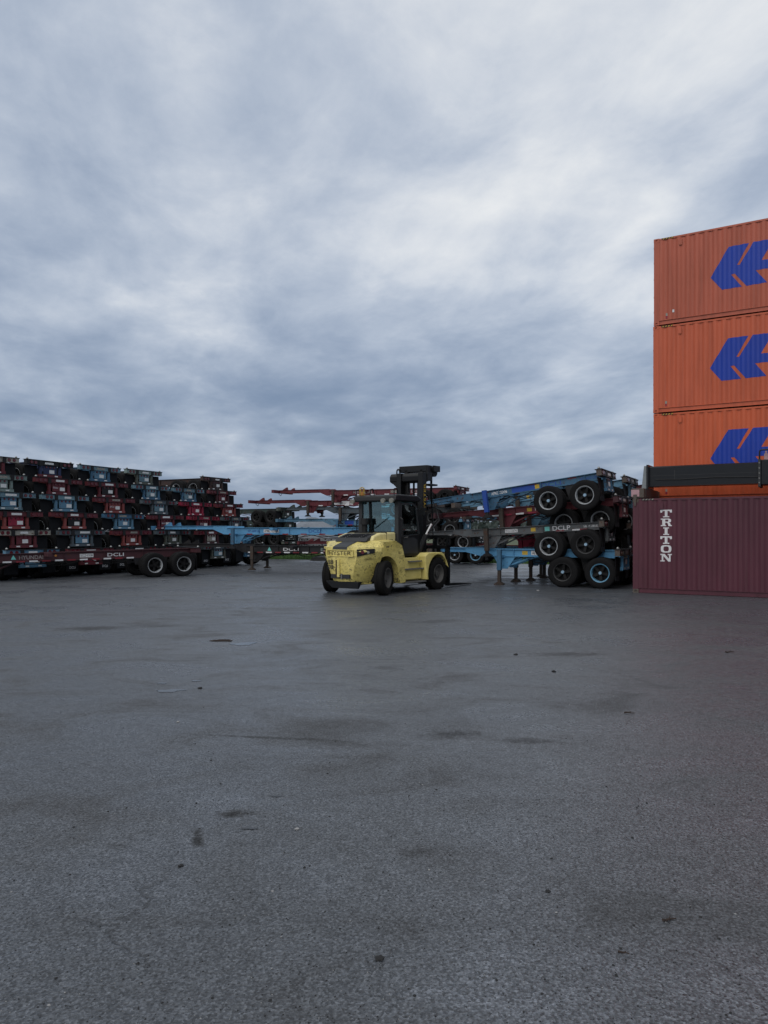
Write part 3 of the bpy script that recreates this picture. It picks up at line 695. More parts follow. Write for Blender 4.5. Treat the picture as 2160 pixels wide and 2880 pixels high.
for body_t, zc, lat, tl, c, lab, rr in (
    (-.3, .515, 2.75, 0, 'blue', 'short blue trailer chassis on the ground in the rear right stack', 'rimgrey'),
    (.1, 1.40, 2.75, 2.5, 'crimson', 'short crimson trailer chassis second up in the rear right stack', 'rimgrey'),
    (-.25, 2.25, 2.75, 4, 'lightblue', 'short light blue trailer chassis third up in the rear right stack', 'rimwhite'),
    (.2, 3.02, 2.75, 7, 'lightblue', 'short light blue trailer chassis tilted on top of the rear right stack', 'rimgrey')):
    o = chassis('short_chassis', lab, '20', tilted(rplace(body_t, zc, lat), tl), c, bolster='steelrust', leg='legbrown' if c != 'crimson' else 'crimson', rim=rr, cap='capblue', drop=zc < 1, group=GR2)
    railtext(o, '20', 2.6, 'APMZ 235104' if c == 'lightblue' else 'DCLI', .11, 'stencil', w=.62); railplate(o, '20', 3.2, .2, .13, 'yellowtag')

GR3 = 'short trailer chassis in the hindmost right stack'
for body_t, zc, tl, c, lab in ((.1, .515, 0, 'maroon', 'short maroon trailer chassis on the ground in the hindmost right stack'), (-.2, 1.38, 2, 'greyblue', 'short grey-blue trailer chassis second up in the hindmost right stack'),
                               (.2, 2.22, 4, 'blue', 'short blue trailer chassis third up in the hindmost right stack'), (-.1, 2.98, 6, 'maroon', 'short maroon trailer chassis on top of the hindmost right stack')):
    o = chassis('short_chassis', lab, '20', tilted(rplace(body_t, zc, 5.5), tl), c, bolster='steelrust', rim='rimgrey', cap='hubdark', drop=zc < 1, group=GR3)

# ------------------------------------------------------------------ shipping containers
CL, CW, CH = 12.192, 2.438, 2.896
PITCH, DEPTH = .278, .027
def corr_x(x0, x1):
    """break points (x, depth fraction) of the trapezoidal side sheet"""
    pts = [(x0, 0.)]; x = x0 + .10
    while x + PITCH < x1 - .05:
        pts += [(x, 0.), (x + .068, 1.), (x + .139, 1.), (x + .207, 0.)]; x += PITCH
    pts.append((x1, 0.)); return pts
XS = corr_x(.17, CL - .17)
YO = .014                                                   # outer flats sit this far inside the rails
def ydepth(x):
    for (a, da), (b, db) in zip(XS[:-1], XS[1:]):
        if a <= x <= b: return YO + DEPTH * (da + (db - da) * ((x - a) / (b - a) if b > a else 0))
    return YO
def side_mesh(far):
    b = MB(); z0, z1 = .155, CH - .065; vs = []; fs = []
    for x, dd in XS:
        y = YO + DEPTH * dd; y = CW - y if far else y
        vs += [(x, y, z0), (x, y, z1), (x, y + (.003 if not far else -.003), z1)]
    for i in range(len(XS) - 1):
        a, c = 3 * i, 3 * i + 3; fs += [(a, c, c + 1, a + 1), (a + 1, c + 1, c + 2, a + 2)]
    return b.add(vs, fs).mesh('side_panel', fix=False)
def roof_mesh():
    b = MB(); vs = []; fs = []; pts = corr_x(.17, CL - .17)
    for x, dd in pts: vs += [(x, .06, CH - .03 - .02 * dd), (x, CW - .06, CH - .03 - .02 * dd)]
    for i in range(len(pts) - 1): fs.append((2 * i, 2 * i + 2, 2 * i + 3, 2 * i + 1))
    return b.add(vs, fs).mesh('roof', fix=False)
def end_mesh(x):
    b = MB(); vs = []; fs = []; y = .16; pts = [(.15, 0)]
    while y < CW - .35: pts += [(y, 0), (y + .05, 1), (y + .12, 1), (y + .17, 0)]; y += .25
    pts.append((CW - .15, 0)); s = 1 if x < 1 else -1
    for yy, dd in pts: vs += [(x + s * .04 * dd, yy, .16), (x + s * .04 * dd, yy, CH - .10)]
    for i in range(len(pts) - 1): fs.append((2 * i, 2 * i + 2, 2 * i + 3, 2 * i + 1))
    return b.add(vs, fs).mesh('end_wall', fix=False)
def casting_mesh(zup):
    bm = bmesh.new(); bmesh.ops.create_cube(bm, size=1)
    bmesh.ops.scale(bm, vec=(.178, .162, .118), verts=bm.verts)
    for nrm, sc in (((0, -1, 0), (.45, 1, .62)), ((-1, 0, 0), (1, .45, .62)), ((0, 0, 1 if zup else -1), (.62, .45, 1))):
        f = max(bm.faces, key=lambda f: f.normal.dot(Vector(nrm)) + f.calc_area() * .001)
        c = f.calc_center_median()
        r = bmesh.ops.inset_individual(bm, faces=[f], thickness=.022)
        for v in f.verts:
            dlt = v.co - c; v.co = c + Vector((dlt.x * (sc[0] if nrm[0] == 0 else 1), dlt.y * (sc[1] if nrm[1] == 0 else 1), dlt.z * (sc[2] if nrm[2] == 0 else 1)))
        e = bmesh.ops.extrude_discrete_faces(bm, faces=[f])
        bmesh.ops.translate(bm, vec=Vector(nrm) * -.028, verts=e['faces'][0].verts)
        bm.normal_update()
    me = bpy.data.meshes.new('corner_casting'); bm.to_mesh(me); bm.free(); me.materials.append(None); return me
def conform(polys, name):
    """flat outlines (x, z) laid on the corrugated side, cut at every fold"""
    bm = bmesh.new()
    for pl in polys:
        vs = [bm.verts.new((x, 0, z)) for x, z in pl]; bm.faces.new(vs)
    bm.normal_update(); bmesh.ops.triangulate(bm, faces=bm.faces)
    x0 = min(v.co.x for v in bm.verts); x1 = max(v.co.x for v in bm.verts)
    for x, _ in XS:
        if x0 < x < x1: bmesh.ops.bisect_plane(bm, geom=bm.verts[:] + bm.edges[:] + bm.faces[:], plane_co=(x, 0, 0), plane_no=(1, 0, 0), dist=1e-5)
    for v in bm.verts: v.co.y = ydepth(v.co.x) - .004
    for f in bm.faces:
        f.normal_update()
        if f.normal.y > 0: f.normal_flip()
    me = bpy.data.meshes.new(name); bm.to_mesh(me); bm.free(); me.materials.append(None); return me
LOGO = [[(1.757, 1.315), (2.294, 2.215), (2.88, 2.218), (2.534, 1.59), (2.614, 1.587), (3.005, 2.225), (3.58, 2.225), (3.237, 1.61), (3.62, 1.61), (3.95, 2.225), (4.60, 2.225), (4.22, 1.47),
         (4.55, .89), (3.95, .89), (3.62, 1.326), (3.068, 1.326), (3.39, .89), (2.802, .883), (2.471, 1.32), (2.359, 1.316), (2.674, .88), (2.10, .87)]]
def slab(ch, x, z, w, h):
    P = {'T': [[(0, 1), (1, 1), (1, .62), (.86, .62), (.80, .84), (.62, .84), (.62, .14), (.78, .14), (.78, 0), (.22, 0), (.22, .14), (.38, .14), (.38, .84), (.2, .84), (.14, .62), (0, .62)]],
         'I': [[(.24, 1), (.76, 1), (.76, .86), (.63, .86), (.63, .14), (.76, .14), (.76, 0), (.24, 0), (.24, .14), (.37, .14), (.37, .86), (.24, .86)]],
         'N': [[(0, 1), (.36, 1), (.76, .36), (.76, .86), (.64, .86), (.64, 1), (1, 1), (1, .86), (.89, .86), (.89, 0), (.70, 0), (.25, .72), (.25, .14), (.37, .14), (.37, 0), (0, 0), (0, .14), (.12, .14), (.12, .86), (0, .86)]]}
    oc = lambda rx, rz: [(.5 + rx * math.copysign(abs(math.cos(t)) ** .6, math.cos(t)), .5 + rz * math.copysign(abs(math.sin(t)) ** .6, math.sin(t))) for t in [2 * math.pi * i / 20 for i in range(20)]]
    if ch == 'O':
        a, b = oc(.46, .5), oc(.24, .33); P['O'] = [[a[i], a[(i + 1) % 20], b[(i + 1) % 20], b[i]] for i in range(20)]
    if ch == 'R':
        o = [(.41, 1), (.74, 1), (.93, .89), (.93, .58), (.75, .46), (.41, .46)]; n = [(.41, .86), (.66, .86), (.70, .82), (.70, .65), (.66, .60), (.41, .60)]
        P['R'] = [[(.04, 1), (.41, 1), (.41, .14), (.5, .14), (.5, 0), (.04, 0), (.04, .14), (.16, .14), (.16, .86), (.04, .86)]] + [[o[i], o[i + 1], n[i + 1], n[i]] for i in range(5)] + [[(.52, .46), (.75, .46), (.86, .38), (.90, .14), (1, .14), (1, 0), (.70, 0), (.66, .34)]]
    return [[(x + a * w, z + c * h) for a, c in pl] for pl in P[ch]]
def stripes():
    return [[(x + i * .075, CH - .055), (x + i * .075 + .035, CH - .055), (x + i * .075 + .085, CH - .012), (x + i * .075 + .050, CH - .012)] for x in (.25,) for i in range(5)]
def container(label, M, col, hazard=True, group=None):
    g = lambda n, f, *a: cached((n, *a), lambda: f(*a))
    root = tag(empty('shipping_container', M), label, 'shipping container', group)
    mk('side_panel', g('cside', side_mesh, False), col, root); mk('side_panel', g('cside', side_mesh, True), col, root)
    mk('roof', g('croof', roof_mesh), col, root); mk('end_wall', g('cend', end_mesh, .05), col, root); mk('end_wall', g('cend', end_mesh, CL - .05), col, root)
    def post(): return MB().box(0, .17, .0, .10, .118, CH - .118).mesh('corner_post')
    for x in (0.004, CL - .174):
        for y in (.004, CW - .104): mk('corner_post', g('cpost', post), col, root, T((x, y, 0)))
    for x, zu in ((.089, 0), (CL - .089, 0), (.089, 1), (CL - .089, 1)):
        for y in (.081, CW - .081):
            mk('corner_casting', g('ccast', casting_mesh, bool(zu)), 'steelrust' if col == 'plum' else col, root,
               T((x, y, CH - .059 if zu else .059)) @ (Matrix.Rotation(math.pi, 4, 'Z') if y > 1 else Matrix.Identity(4)))
    def brail(): return MB().prism([(.008, .010), (.05, .010), (.05, .155), (.008, .155), (.008, .143), (.038, .143), (.038, .022), (.008, .022)], 'x', .178, CL - .178).mesh('bottom_rail')
    def trail(): return MB().box(.178, CL - .178, .010, .07, CH - .066, CH - .008).mesh('top_rail')
    mk('bottom_rail', g('cbr', brail), col, root); mk('bottom_rail', g('cbr', brail), col, root, T((CL, CW, 0)) @ Matrix.Rotation(math.pi, 4, 'Z'))
    mk('top_rail', g('ctr', trail), col, root); mk('top_rail', g('ctr', trail), col, root, T((CL, CW, 0)) @ Matrix.Rotation(math.pi, 4, 'Z'))
    mk('floor', g('cfl', lambda: MB().box(.05, CL - .05, .06, CW - .06, .06, .13).mesh('floor')), 'wood', root)
    mk('header', g('chd', lambda: MB().box(.01, .12, .17, CW - .17, CH - .115, CH - .01).box(CL - .12, CL - .01, .17, CW - .17, CH - .115, CH - .01).mesh('header')), col, root)
    if hazard:
        mk('hazard_stripe', g('chz', lambda: MB().box(.26, .62, .0055, .0085, CH - .058, CH - .014).mesh('hazard_stripe')), 'ink', root)
        def hz():
            b = MB()
            for i in range(4): b.prism([(.28 + i * .09, CH - .055), (.32 + i * .09, CH - .055), (.355 + i * .09, CH - .016), (.315 + i * .09, CH - .016)], 'y', .002, .0050)
            return b.mesh('hazard_stripe')
        mk('hazard_stripe', g('chz2', hz), 'yellowtag' if col != 'plum' else 'cream', root)
    def vent(): return MB().box(0, .09, -.030, .004, -.09, .09).box(.005, .085, -.026, .0, -.11, -.095).mesh('vent')
    mk('vent', g('cvent', vent), col, root, T((.80, ydepth(.8), CH - .24)))
    def lashing(): return MB().cyl((0, 0, -.03), (0, 0, .03), .012, .012, 6).mesh('lashing_bar')
    for z in (.45, .95, 1.55, 2.1, 2.6): mk('lashing_bar', g('clash', lashing), 'steelrust', root, T((.006, .03, z)))
    return root
UC = unit((.857, -.515))
def cplace(x, y, z): return place(x, y, z, UC)
PO = (7.66, 23.0); OO = (9.04, 25.05)
pc = container('dark purple shipping container standing on the ground with white vertical lettering', cplace(PO[0], PO[1], .0), 'plum')
zz = 2.50
for i, ch in enumerate('TRITON'):
    mk('lettering', conform(slab(ch, .81, 2.31 - i * .2665, .33, .228), 'lettering'), 'letterwhite', pc)
logo = conform(LOGO, 'logo')
for n, lab in enumerate(('orange shipping container at the foot of the orange stack, hidden behind the purple one', 'orange shipping container with blue emblem just above the black spreader beam',
                         'orange shipping container with blue emblem in the middle of the tall stack', 'orange shipping container with blue emblem topmost of the tall stack')):
    c = container(lab, cplace(OO[0] + (0, .0, -.02, .02)[n] * .5, OO[1], .03 + n * (CH + .03) - .03), ('orange', 'orange', 'orangemid', 'orangefaded')[n], group='orange containers stacked at the right')
    mk('logo', logo, 'logoblue', c)
    plate(c, FRONT, (.42, ydepth(.42) - .002, .33), .085, .09, 'cream', 'sticker'); plate(c, FRONT, (.42, ydepth(.42) - .002, .24), .085, .075, 'crimson', 'sticker')
    if n == 3: plate(c, FRONT, (.60, ydepth(.6) - .002, .42), .09, .09, 'stencil', 'sticker')
    if n:                                                   # twist locks between the boxes
        for x in (.089, CL - .089):
            for y in (.081, CW - .081): mk('stacking_cone', cached('cone', lambda: MB().box(-.05, .05, -.04, .04, -.0295, -.0005).mesh('stacking_cone')), 'steelrust', c, T((x, y, 0)))

# ------------------------------------------------------------------ container spreader resting over the purple box
sp = tag(empty('container_spreader', cplace(PO[0], PO[1], CH)), 'black telescopic container spreader beam lying across the top of the purple container', 'spreader')
mk('beam', MB().prism([(.93, .44), (1.52, .44), (1.52, 1.0), (1.47, 1.04), (.98, 1.04), (.93, 1.0)], 'x', .30, 4.2), 'spreadblack', sp)
mk('beam_flange', MB().box(.30, 4.2, .90, 1.55, .405, .438), 'spreadblack', sp)
mk('sleeve', MB().box(3.47, 9.0, .86, 1.59, .36, 1.10), 'spreadblack', sp, bevel=.02)
mk('sleeve_collar', MB().box(3.40, 3.47, .80, 1.65, .30, 1.12), 'fgrey', sp, bevel=.01)
mk('sleeve_collar', MB().box(3.78, 3.84, .82, 1.63, .34, 1.13), 'fgrey', sp, bevel=.01)
mk('end_plate', MB().prism([(.06, .10), (.24, .10), (.285, 1.06), (.16, 1.06)], 'y', .84, 1.60), 'spreadgrey', sp, bevel=.01)
mk('end_plate', MB().box(.24, .30, .80, 1.64, .34, 1.09), 'spreadblack', sp)
mk('end_beam', MB().prism([(.02, .03), (.34, .03), (.34, .32), (.02, .32)], 'y', .30, CW - .30), 'fgrey', sp, bevel=.012)
for y in (.15, CW - .15):
    h = mk('corner_housing', MB().box(-.03, .33, y - .15, y + .15, .02, .31), 'steelrust', sp, bevel=.012)
    mk('housing_face', MB().box(-.04, .20, y - .165, y - .152, .06, .27) if y < 1 else MB().box(-.04, .2, y + .152, y + .165, .06, .27), 'pinkworn', h)
    mk('guide_flipper', MB().prism([(.02, .12), (.13, .12), (.10, -.22), (.06, -.24)], 'y', (y - .19) if y < 1 else (y + .17), (y - .17) if y < 1 else (y + .19)), 'steelrust', h)
hb = MB().tube([(3.44, .82, 1.10), (3.44, .82, 1.34), (3.47, .82, 1.38), (3.92, .82, 1.38), (3.95, .82, 1.34), (3.95, .82, 1.10)], .022, 8)
mk('hand_rail', hb, 'fblack', sp)
mk('valve_block', MB().box(3.55, 3.85, .95, 1.2, 1.10, 1.28).cyl((3.6, 1.0, 1.28), (3.6, 1.0, 1.36), .03).cyl((3.7, 1.1, 1.28), (3.75, 1.15, 1.4), .02), 'pinkworn', sp)
for kx in (3.40, 3.78):
    for kz in (.42, .55, .70, .85, 1.0): mk('bolt', cached('bolt', lambda: MB().cyl((0, 0, 0), (0, -.02, 0), .022, .022, 6).mesh('bolt')), 'fsteel', sp, T((kx + .035, .80 if kx < 3.5 else .82, kz)))
mk('stiffener', MB().box(1.05, 1.07, .922, .931, .62, .90), 'fgrey', sp)
mk('weld_seam', MB().box(.30, 3.40, .925, .931, .735, .745), 'fgrey', sp)
mk('hose', MB().tube([(.5, .88, .62), (1.2, .885, .60), (2.2, .885, .63), (3.4, .885, .60)], .012, 6), 'fblack', sp)

# ------------------------------------------------------------------ forklift truck
FX, FY, FH = .86, 24.92, 54.0
fk = tag(empty('forklift', T((FX, FY, 0)) @ Matrix.Rotation(R(FH), 4, 'Z')), 'scuffed yellow forklift truck with black cab and mast, seen from behind', 'forklift')
WB = 2.85
def loft(profile, secs):
    """profile: (x, z) loop; secs: list of (y, fn) where fn moves a profile point"""
    b = MB(); n = len(profile); vs = []; fs = []
    for y, fn in secs:
        for p in profile: vs.append(fn(p, y))
    for i in range(len(secs) - 1):
        for k in range(n):
            l = (k + 1) % n; fs.append((i * n + k, i * n + l, (i + 1) * n + l, (i + 1) * n + k))
    fs += [tuple(range(n)), tuple(range((len(secs) - 1) * n, len(secs) * n))]
    return b.add(vs, fs)
arch = [(-WB + .64 * math.cos(a), .52 + .64 * math.sin(a)) for a in [math.radians(198 - 12.5 * i) for i in range(17)]]
arch = [p for p in arch if p[1] > .30]
prof = [(-3.58, .40), (-3.64, .62), (-3.68, 1.30), (-3.65, 1.42), (-3.54, 1.47), (-3.0, 1.63), (-2.35, 1.66), (-2.02, 1.52), (-1.90, 1.10), (-1.86, .34), (-2.12, .32)] + arch[::-1] + [(-3.44, .40)]
def cwpt(p, y):
    x, z = p; ay = abs(y); yy = y
    rear = max(0, min(1, (-x - 3.1) / .4))
    if z < 1.2 and x < -3.05: yy *= 1 - .44 * min(1, (1.2 - z) / .8) * min(1, (-3.05 - x) / .25)
    x += rear * (.58 * max(0, (ay - .48) / .62) ** 1.5)
    if z > 1.45: yy *= .985; z -= .05 * (ay / 1.02) ** 2
    return (x, yy, z)
secs = [(y, cwpt) for y in (-1.10, -1.08, -1.0, -.90, -.78, -.62, -.3, 0, .3, .62, .78, .90, 1.0, 1.08, 1.10)]
cw = mk('counterweight', loft(prof, secs).mesh('counterweight', 24), 'fworn', fk)
mk('ballast_skirt', MB().add([(-3.585, -.615, .41), (-3.585, .615, .41), (-3.40, .615, .41), (-3.40, -.615, .41), (-3.47, -.50, .20), (-3.47, .46, .20), (-3.40, .46, .20), (-3.40, -.50, .20)], [(0, 1, 5, 4), (1, 2, 6, 5), (2, 3, 7, 6), (3, 0, 4, 7), (0, 3, 2, 1), (4, 5, 6, 7)]), 'fgrey', cw)
# rear face details
def on_rear(y, z): # x of the rear face
    x = -3.68 if z > 1.25 else (-3.64 - .04 * (z - .62) / .68)
    return x + .58 * max(0, (abs(y) - .48) / .62) ** 1.5
fr = MB()
for a in ((-.50, .50, 1.33, 1.35), (-.50, .50, 1.15, 1.17), (-.50, -.48, 1.17, 1.33), (.48, .50, 1.17, 1.33)): fr.box(-3.692, -3.660, a[0], a[1], a[2], a[3])
mk('badge_frame', fr, 'fyellow', cw)
letter('HYSTER', cw, REAR, (-3.683, .0, 1.25), .12, 'wornink', .84)
slot = MB().box(-3.675, -3.580, .02, .16, .55, 1.04)
mk('pin_slot', MB().box(-3.676, -3.600, .11, .16, .56, 1.04), 'bark', cw); mk('pin_bar', MB().cyl((-3.670, .05, .54), (-3.670, .05, 1.06), .05, .05, 10), 'fworn', cw)
mk('tow_recess', MB().box(-3.652, -3.580, -.34, .36, .50, .62), 'fgrey', cw); mk('tow_pin', MB().cyl((-3.665, -.06, .48), (-3.665, -.06, .64), .025, .025, 8), 'fsteel', cw)
letter('88', cw, REAR, (-3.677, .36, .98), .13, 'ink', .22); letter('08', cw, REAR, (-3.670, .36, .83), .13, 'ink', .22)
for s in (-1, 1):
    y0, y1 = s * .60, s * .99; x0, x1 = on_rear(.60, 1.3) - .006, on_rear(.97, 1.3) - .012
    v0 = [(x0, y0, 1.36), (x1, y1, 1.38), (x1, y1, 1.26), (x0 + .01, y0, 1.15)]
    dirv = Vector((x1 - x0, y1 - y0, 0)).normalized(); nrm = Vector((-abs(dirv.y), s * dirv.x * 1.0 * (1 if True else 1), 0)); nrm = Vector((-abs(dirv.y), (dirv.x if s > 0 else dirv.x) * s, 0)).normalized()
    th = Vector((.05, -s * .02, 0))
    hb = MB().add([Vector(p) for p in v0] + [Vector(p) + th for p in v0], [(0, 1, 2, 3), (7, 6, 5, 4), (0, 4, 5, 1), (1, 5, 6, 2), (2, 6, 7, 3), (3, 7, 4, 0)])
    hl = mk('light_housing', hb, 'fblack', cw)
    for t, r, mt in ((.32, .060, 'lens'), (.64, .045, 'lampglass')):
        c = Vector((x0 + (x1 - x0) * t, y0 + (y1 - y0) * t, 1.275)); mk('rear_light', MB().cyl(c + nrm * -.01, c + nrm * .02, r, r * .85, 12), mt, hl)
# hood, stripe, grille
hood = mk('hood', MB().prism([(-3.02, 1.60), (-2.92, 1.74), (-2.6, 1.83), (-1.80, 1.86), (-1.80, 1.2), (-2.2, 1.2)], 'y', -.70, .70), 'fpale', fk, bevel=.05)
mk('hood_stripe', MB().prism([(-2.60, 1.845), (-1.82, 1.872), (-1.82, 1.862), (-2.60, 1.83)], 'y', -.30, .30), 'fblack', hood)
mk('tail_stripe', MB().add([(-3.688, -.27, 1.34), (-3.688, .27, 1.34), (-3.660, .27, 1.428), (-3.660, -.27, 1.428), (-3.545, .27, 1.480), (-3.545, -.27, 1.480), (-3.05, .27, 1.626), (-3.05, -.27, 1.626)], [(0, 1, 2, 3), (3, 2, 4, 5), (5, 4, 6, 7)]), 'fgrey', cw)
gr = mk('grille', MB().prism([(-3.20, 1.58), (-3.10, 1.70), (-2.74, 1.80), (-2.55, 1.84), (-2.55, 1.60)], 'y', -.60, .60), 'fgrey', fk, bevel=.03)
for k in range(4):
    x = -3.07 + k * .10; z = 1.712 + k * .0265
    mk('grille_slot', MB().beam((x, -.24, z), (x, .24, z), .045, .03), 'fblack', gr)
    for s in (-1, 1): mk('grille_slot', MB().beam((x, s * .30, z), (x, s * .46, z), .045, .03), 'fblack', gr)
letter('190', fk, FRONT, (-2.05, -.7035, 1.60), .09, 'ink', .18)
mk('panel_seam', MB().box(-2.30, -2.285, -.702, .702, 1.30, 1.862).box(-2.285, -1.83, -.7035, -.7005, 1.38, 1.39), 'fdark', hood)
for s in (-1, 1):
    mk('grab_rail', MB().tube([(-1.70, s * .86, 1.15), (-1.70, s * .90, 1.25), (-1.72, s * .90, 2.25), (-1.73, s * .80, 2.32)], .018, 6), 'fblack', fk)
    mk('mirror', MB().box(-.70, -.66, s * .98 - .08, s * .98 + .08, 2.40, 2.66).cyl((-.70, s * .74, 2.60), (-.68, s * .95, 2.56), .012, .012, 6), 'fblack', fk, bevel=.01)
# side body: frame, step boxes, fenders
mk('frame', MB().box(-3.2, .55, -.50, .50, .34, 1.12).box(-3.45, -2.4, -.42, .42, .30, .60), 'fdark', fk)
mk('drive_axle', MB().cyl((0, -1.0, .52), (0, 1.0, .52), .14, .14, 12), 'fdark', fk); mk('steer_axle', MB().box(-WB - .15, -WB + .15, -.86, .86, .40, .62), 'fdark', fk)
for s in (-1, 1):
    sb = mk('step_box', MB().prism([(-1.84, .36), (-.74, .36), (-.78, 1.06), (-1.88, 1.06)], 'y', s * .55, s * .90), 'fyellow', fk, bevel=.015)
    mk('tank_box', MB().prism([(-1.80, .40), (-.80, .40), (-.80, .70), (-1.80, .70)], 'y', s * .90, s * .985), 'fyellow', sb, bevel=.01)
    for z, x0, x1, w in ((.93, -1.45, -.82, 1.02), (.70, -1.82, -.76, 1.06)): mk('step_plate', MB().box(x0, x1, min(s * .895, s * w), max(s * .895, s * w), z, z + .035), 'fsteel', sb)
    mk('step_plate', MB().box(-1.86, -.66, min(s * .62, s * 1.08), max(s * .62, s * 1.08), .29, .34), 'fsteel', sb)
    fa = [(.0 + .62 * math.cos(a), .52 + .62 * math.sin(a)) for a in [math.radians(22 + 14.5 * i) for i in range(13)]]
    fa = [p for p in fa if p[1] > .33]
    fp = [(.50, .80), (.48, .96), (.36, 1.14), (.22, 1.20), (-.60, 1.20), (-.78, 1.10), (-.72, .36)] + fa[::-1]
    mk('fender', MB().prism(fp, 'y', s * .60, s * 1.13), 'fyellow', fk, bevel=.02)
# wheels
def ftyre(w, r):
    h = w / 2
    p = [(-h * .75, r * .56), (-h * .98, r * .66), (-h, r * .84), (-h * .9, r * .955), (-h * .72, r), (-h * .25, r), (-h * .22, r * .975), (h * .22, r * .975), (h * .25, r), (h * .72, r), (h * .9, r * .955), (h, r * .84), (h * .98, r * .66), (h * .75, r * .56)]
    b = MB().lathe(p, 40)
    return b.mesh('tyre', 30)
def frim(w, r):
    h = w / 2
    p = [(h * .80, r * .56), (h * .92, r * .60), (h * .96, r * .56), (h * .55, r * .50), (h * .2, r * .44), (h * .2, r * .20), (h * .55, r * .19), (h * .6, r * .02), (-h * .5, r * .02), (-h * .5, r * .56)]
    b = MB().lathe(p, 28)
    for k in range(10):
        a = 2 * math.pi * k / 10; b.cyl((math.cos(a) * r * .33, h * .18, math.sin(a) * r * .33), (math.cos(a) * r * .33, h * .36, math.sin(a) * r * .33), .022, .02, 6)
    return b.mesh('rim', 30)
def lugs(w, r, n=22):
    b = MB()
    for k in range(n):
        a = 2 * math.pi * k / n
        for s in (-1, 1):
            aa = a + (math.pi / n if s > 0 else 0)
            c = Vector((math.cos(aa) * (r + .006), s * w * .27, math.sin(aa) * (r + .006))); t = Vector((-math.sin(aa), 0, math.cos(aa)))
            b.beam(c - t * .045, c + t * .045, w * .34, .03, up=c.normalized() if False else (math.cos(aa), 0, math.sin(aa)))
    return b.mesh('tread')
ft = ftyre(.30, .51); frm = frim(.30, .51); fl = lugs(.30, .508)
for nm, x, s, yaw in (('front', 0, -1, 0), ('front', 0, 1, 0), ('rear', -WB, -1, 16), ('rear', -WB, 1, 19)):
    yc = 1.0
    w = empty('wheel', T((x, s * yc, .515)) @ Matrix.Rotation(R(yaw), 4, 'Z') @ (Matrix.Rotation(math.pi, 4, 'Z') if s < 0 else Matrix.Identity(4)), fk)
    mk('tyre', ft, 'ftyre', w); mk('rim', frm, 'frim', w)
    if nm == 'front': mk('tread', fl, 'ftyre', w)
# cab
cab = mk('cab_base', MB().box(-1.76, -.60, -.76, .76, 1.10, 1.30).box(-1.76, -1.70, -.76, .76, 1.30, 1.88).box(-1.70, -.60, .70, .76, 1.30, 1.80), 'fblack', fk, bevel=.015)
pst = [((-1.74, -.74), (-1.70, -.72)), ((-1.74, .74), (-1.70, .72))]
for s in (-1, 1):
    mk('cab_post', MB().beam((-1.73, s * .72, 1.28), (-1.71, s * .70, 2.86), .14, .13), 'fgrey', fk)
    mk('cab_post', MB().beam((-.62, s * .72, 1.28), (-.78, s * .69, 2.86), .08, .09), 'fblack', fk)
roof = mk('cab_roof', MB().prism([(-2.02, 2.82), (-1.98, 2.98), (-1.85, 3.03), (-.75, 3.03), (-.58, 2.96), (-.56, 2.86), (-.70, 2.82)], 'y', -.83, .83), 'fblack', fk, bevel=.04)
for y in (-.72, -.40, .80): mk('work_light', MB().cyl((-2.02, y, 2.84), (-2.10, y, 2.83), .07, .075, 14), 'lampglass', roof)
for y in (.62,):
    bc = mk('beacon', MB().cyl((-1.8, y, 3.03), (-1.8, y, 3.15), .045, .035, 12), 'amber', roof)
    cg = MB()
    for k in range(6):
        a = k * math.pi / 3; cg.tube([(-1.8 + .09 * math.cos(a), y + .09 * math.sin(a), 3.03), (-1.8 + .08 * math.cos(a), y + .08 * math.sin(a), 3.26), (-1.8, y, 3.30)], .008, 5)
    mk('beacon_guard', cg, 'yellowtag', bc)
for y in (.78, .22, -.70): mk('roof_handle', MB().tube([(-1.9, y, 3.02), (-1.9, y, 3.20), (-1.82, y - .05, 3.22), (-1.74, y - .05, 3.02)], .018, 6), 'fblack', roof)
mk('rear_window', MB().box(-1.745, -1.735, -.66, .66, 1.88, 2.82), 'glass', fk)
mk('left_window', MB().box(-1.66, -.72, .725, .732, 1.80, 2.82), 'glass', fk); mk('windscreen', MB().add([(-.64, -.66, 1.5), (-.64, .66, 1.5), (-.76, .66, 2.82), (-.76, -.66, 2.82)], [(0, 1, 2, 3)]), 'glass', fk)
dr = mk('door', MB().prism([(-1.66, 1.12), (-.58, 1.12), (-.60, 1.50), (-.64, 1.80), (-1.66, 1.74)], 'y', -.80, -.745), 'fblack', fk, bevel=.012)
dpan = [(-1.58, 1.20), (-.72, 1.20), (-.76, 1.62), (-1.0, 1.70), (-1.58, 1.66)]
mk('door_panel', MB().prism(dpan, 'y', -.808, -.802), 'fgrey', dr)
mk('door_frame', MB().beam((-1.64, -.775, 1.74), (-1.62, -.755, 2.74), .05, .06).beam((-.63, -.775, 1.80), (-.80, -.755, 2.70), .05, .05).beam((-1.62, -.755, 2.74), (-.98, -.755, 2.76), .05, .05).beam((-.98, -.755, 2.76), (-.80, -.755, 2.66), .05, .05), 'fgrey', dr)
mk('door_glass', MB().prism([(-1.60, 1.76), (-.67, 1.80), (-.82, 2.66), (-.98, 2.73), (-1.60, 2.71)], 'y', -.768, -.762), 'doorglass', dr)
mk('door_handle', MB().tube([(-1.50, -.81, 1.68), (-1.50, -.85, 1.70), (-1.36, -.85, 1.71), (-1.36, -.81, 1.69)], .012, 6), 'fsteel', dr)
mk('window_bar', MB().beam((-1.752, .30, 1.88), (-1.752, .34, 2.82), .05, .09), 'fblack', fk)
mk('wiper', MB().tube([(-1.765, .14, 1.98), (-1.77, -.42, 2.34)], .010, 5), 'fblack', fk)
seat = mk('seat', MB().box(-1.45, -1.02, -.26, .26, 1.50, 1.66), 'fdark', fk, bevel=.04)
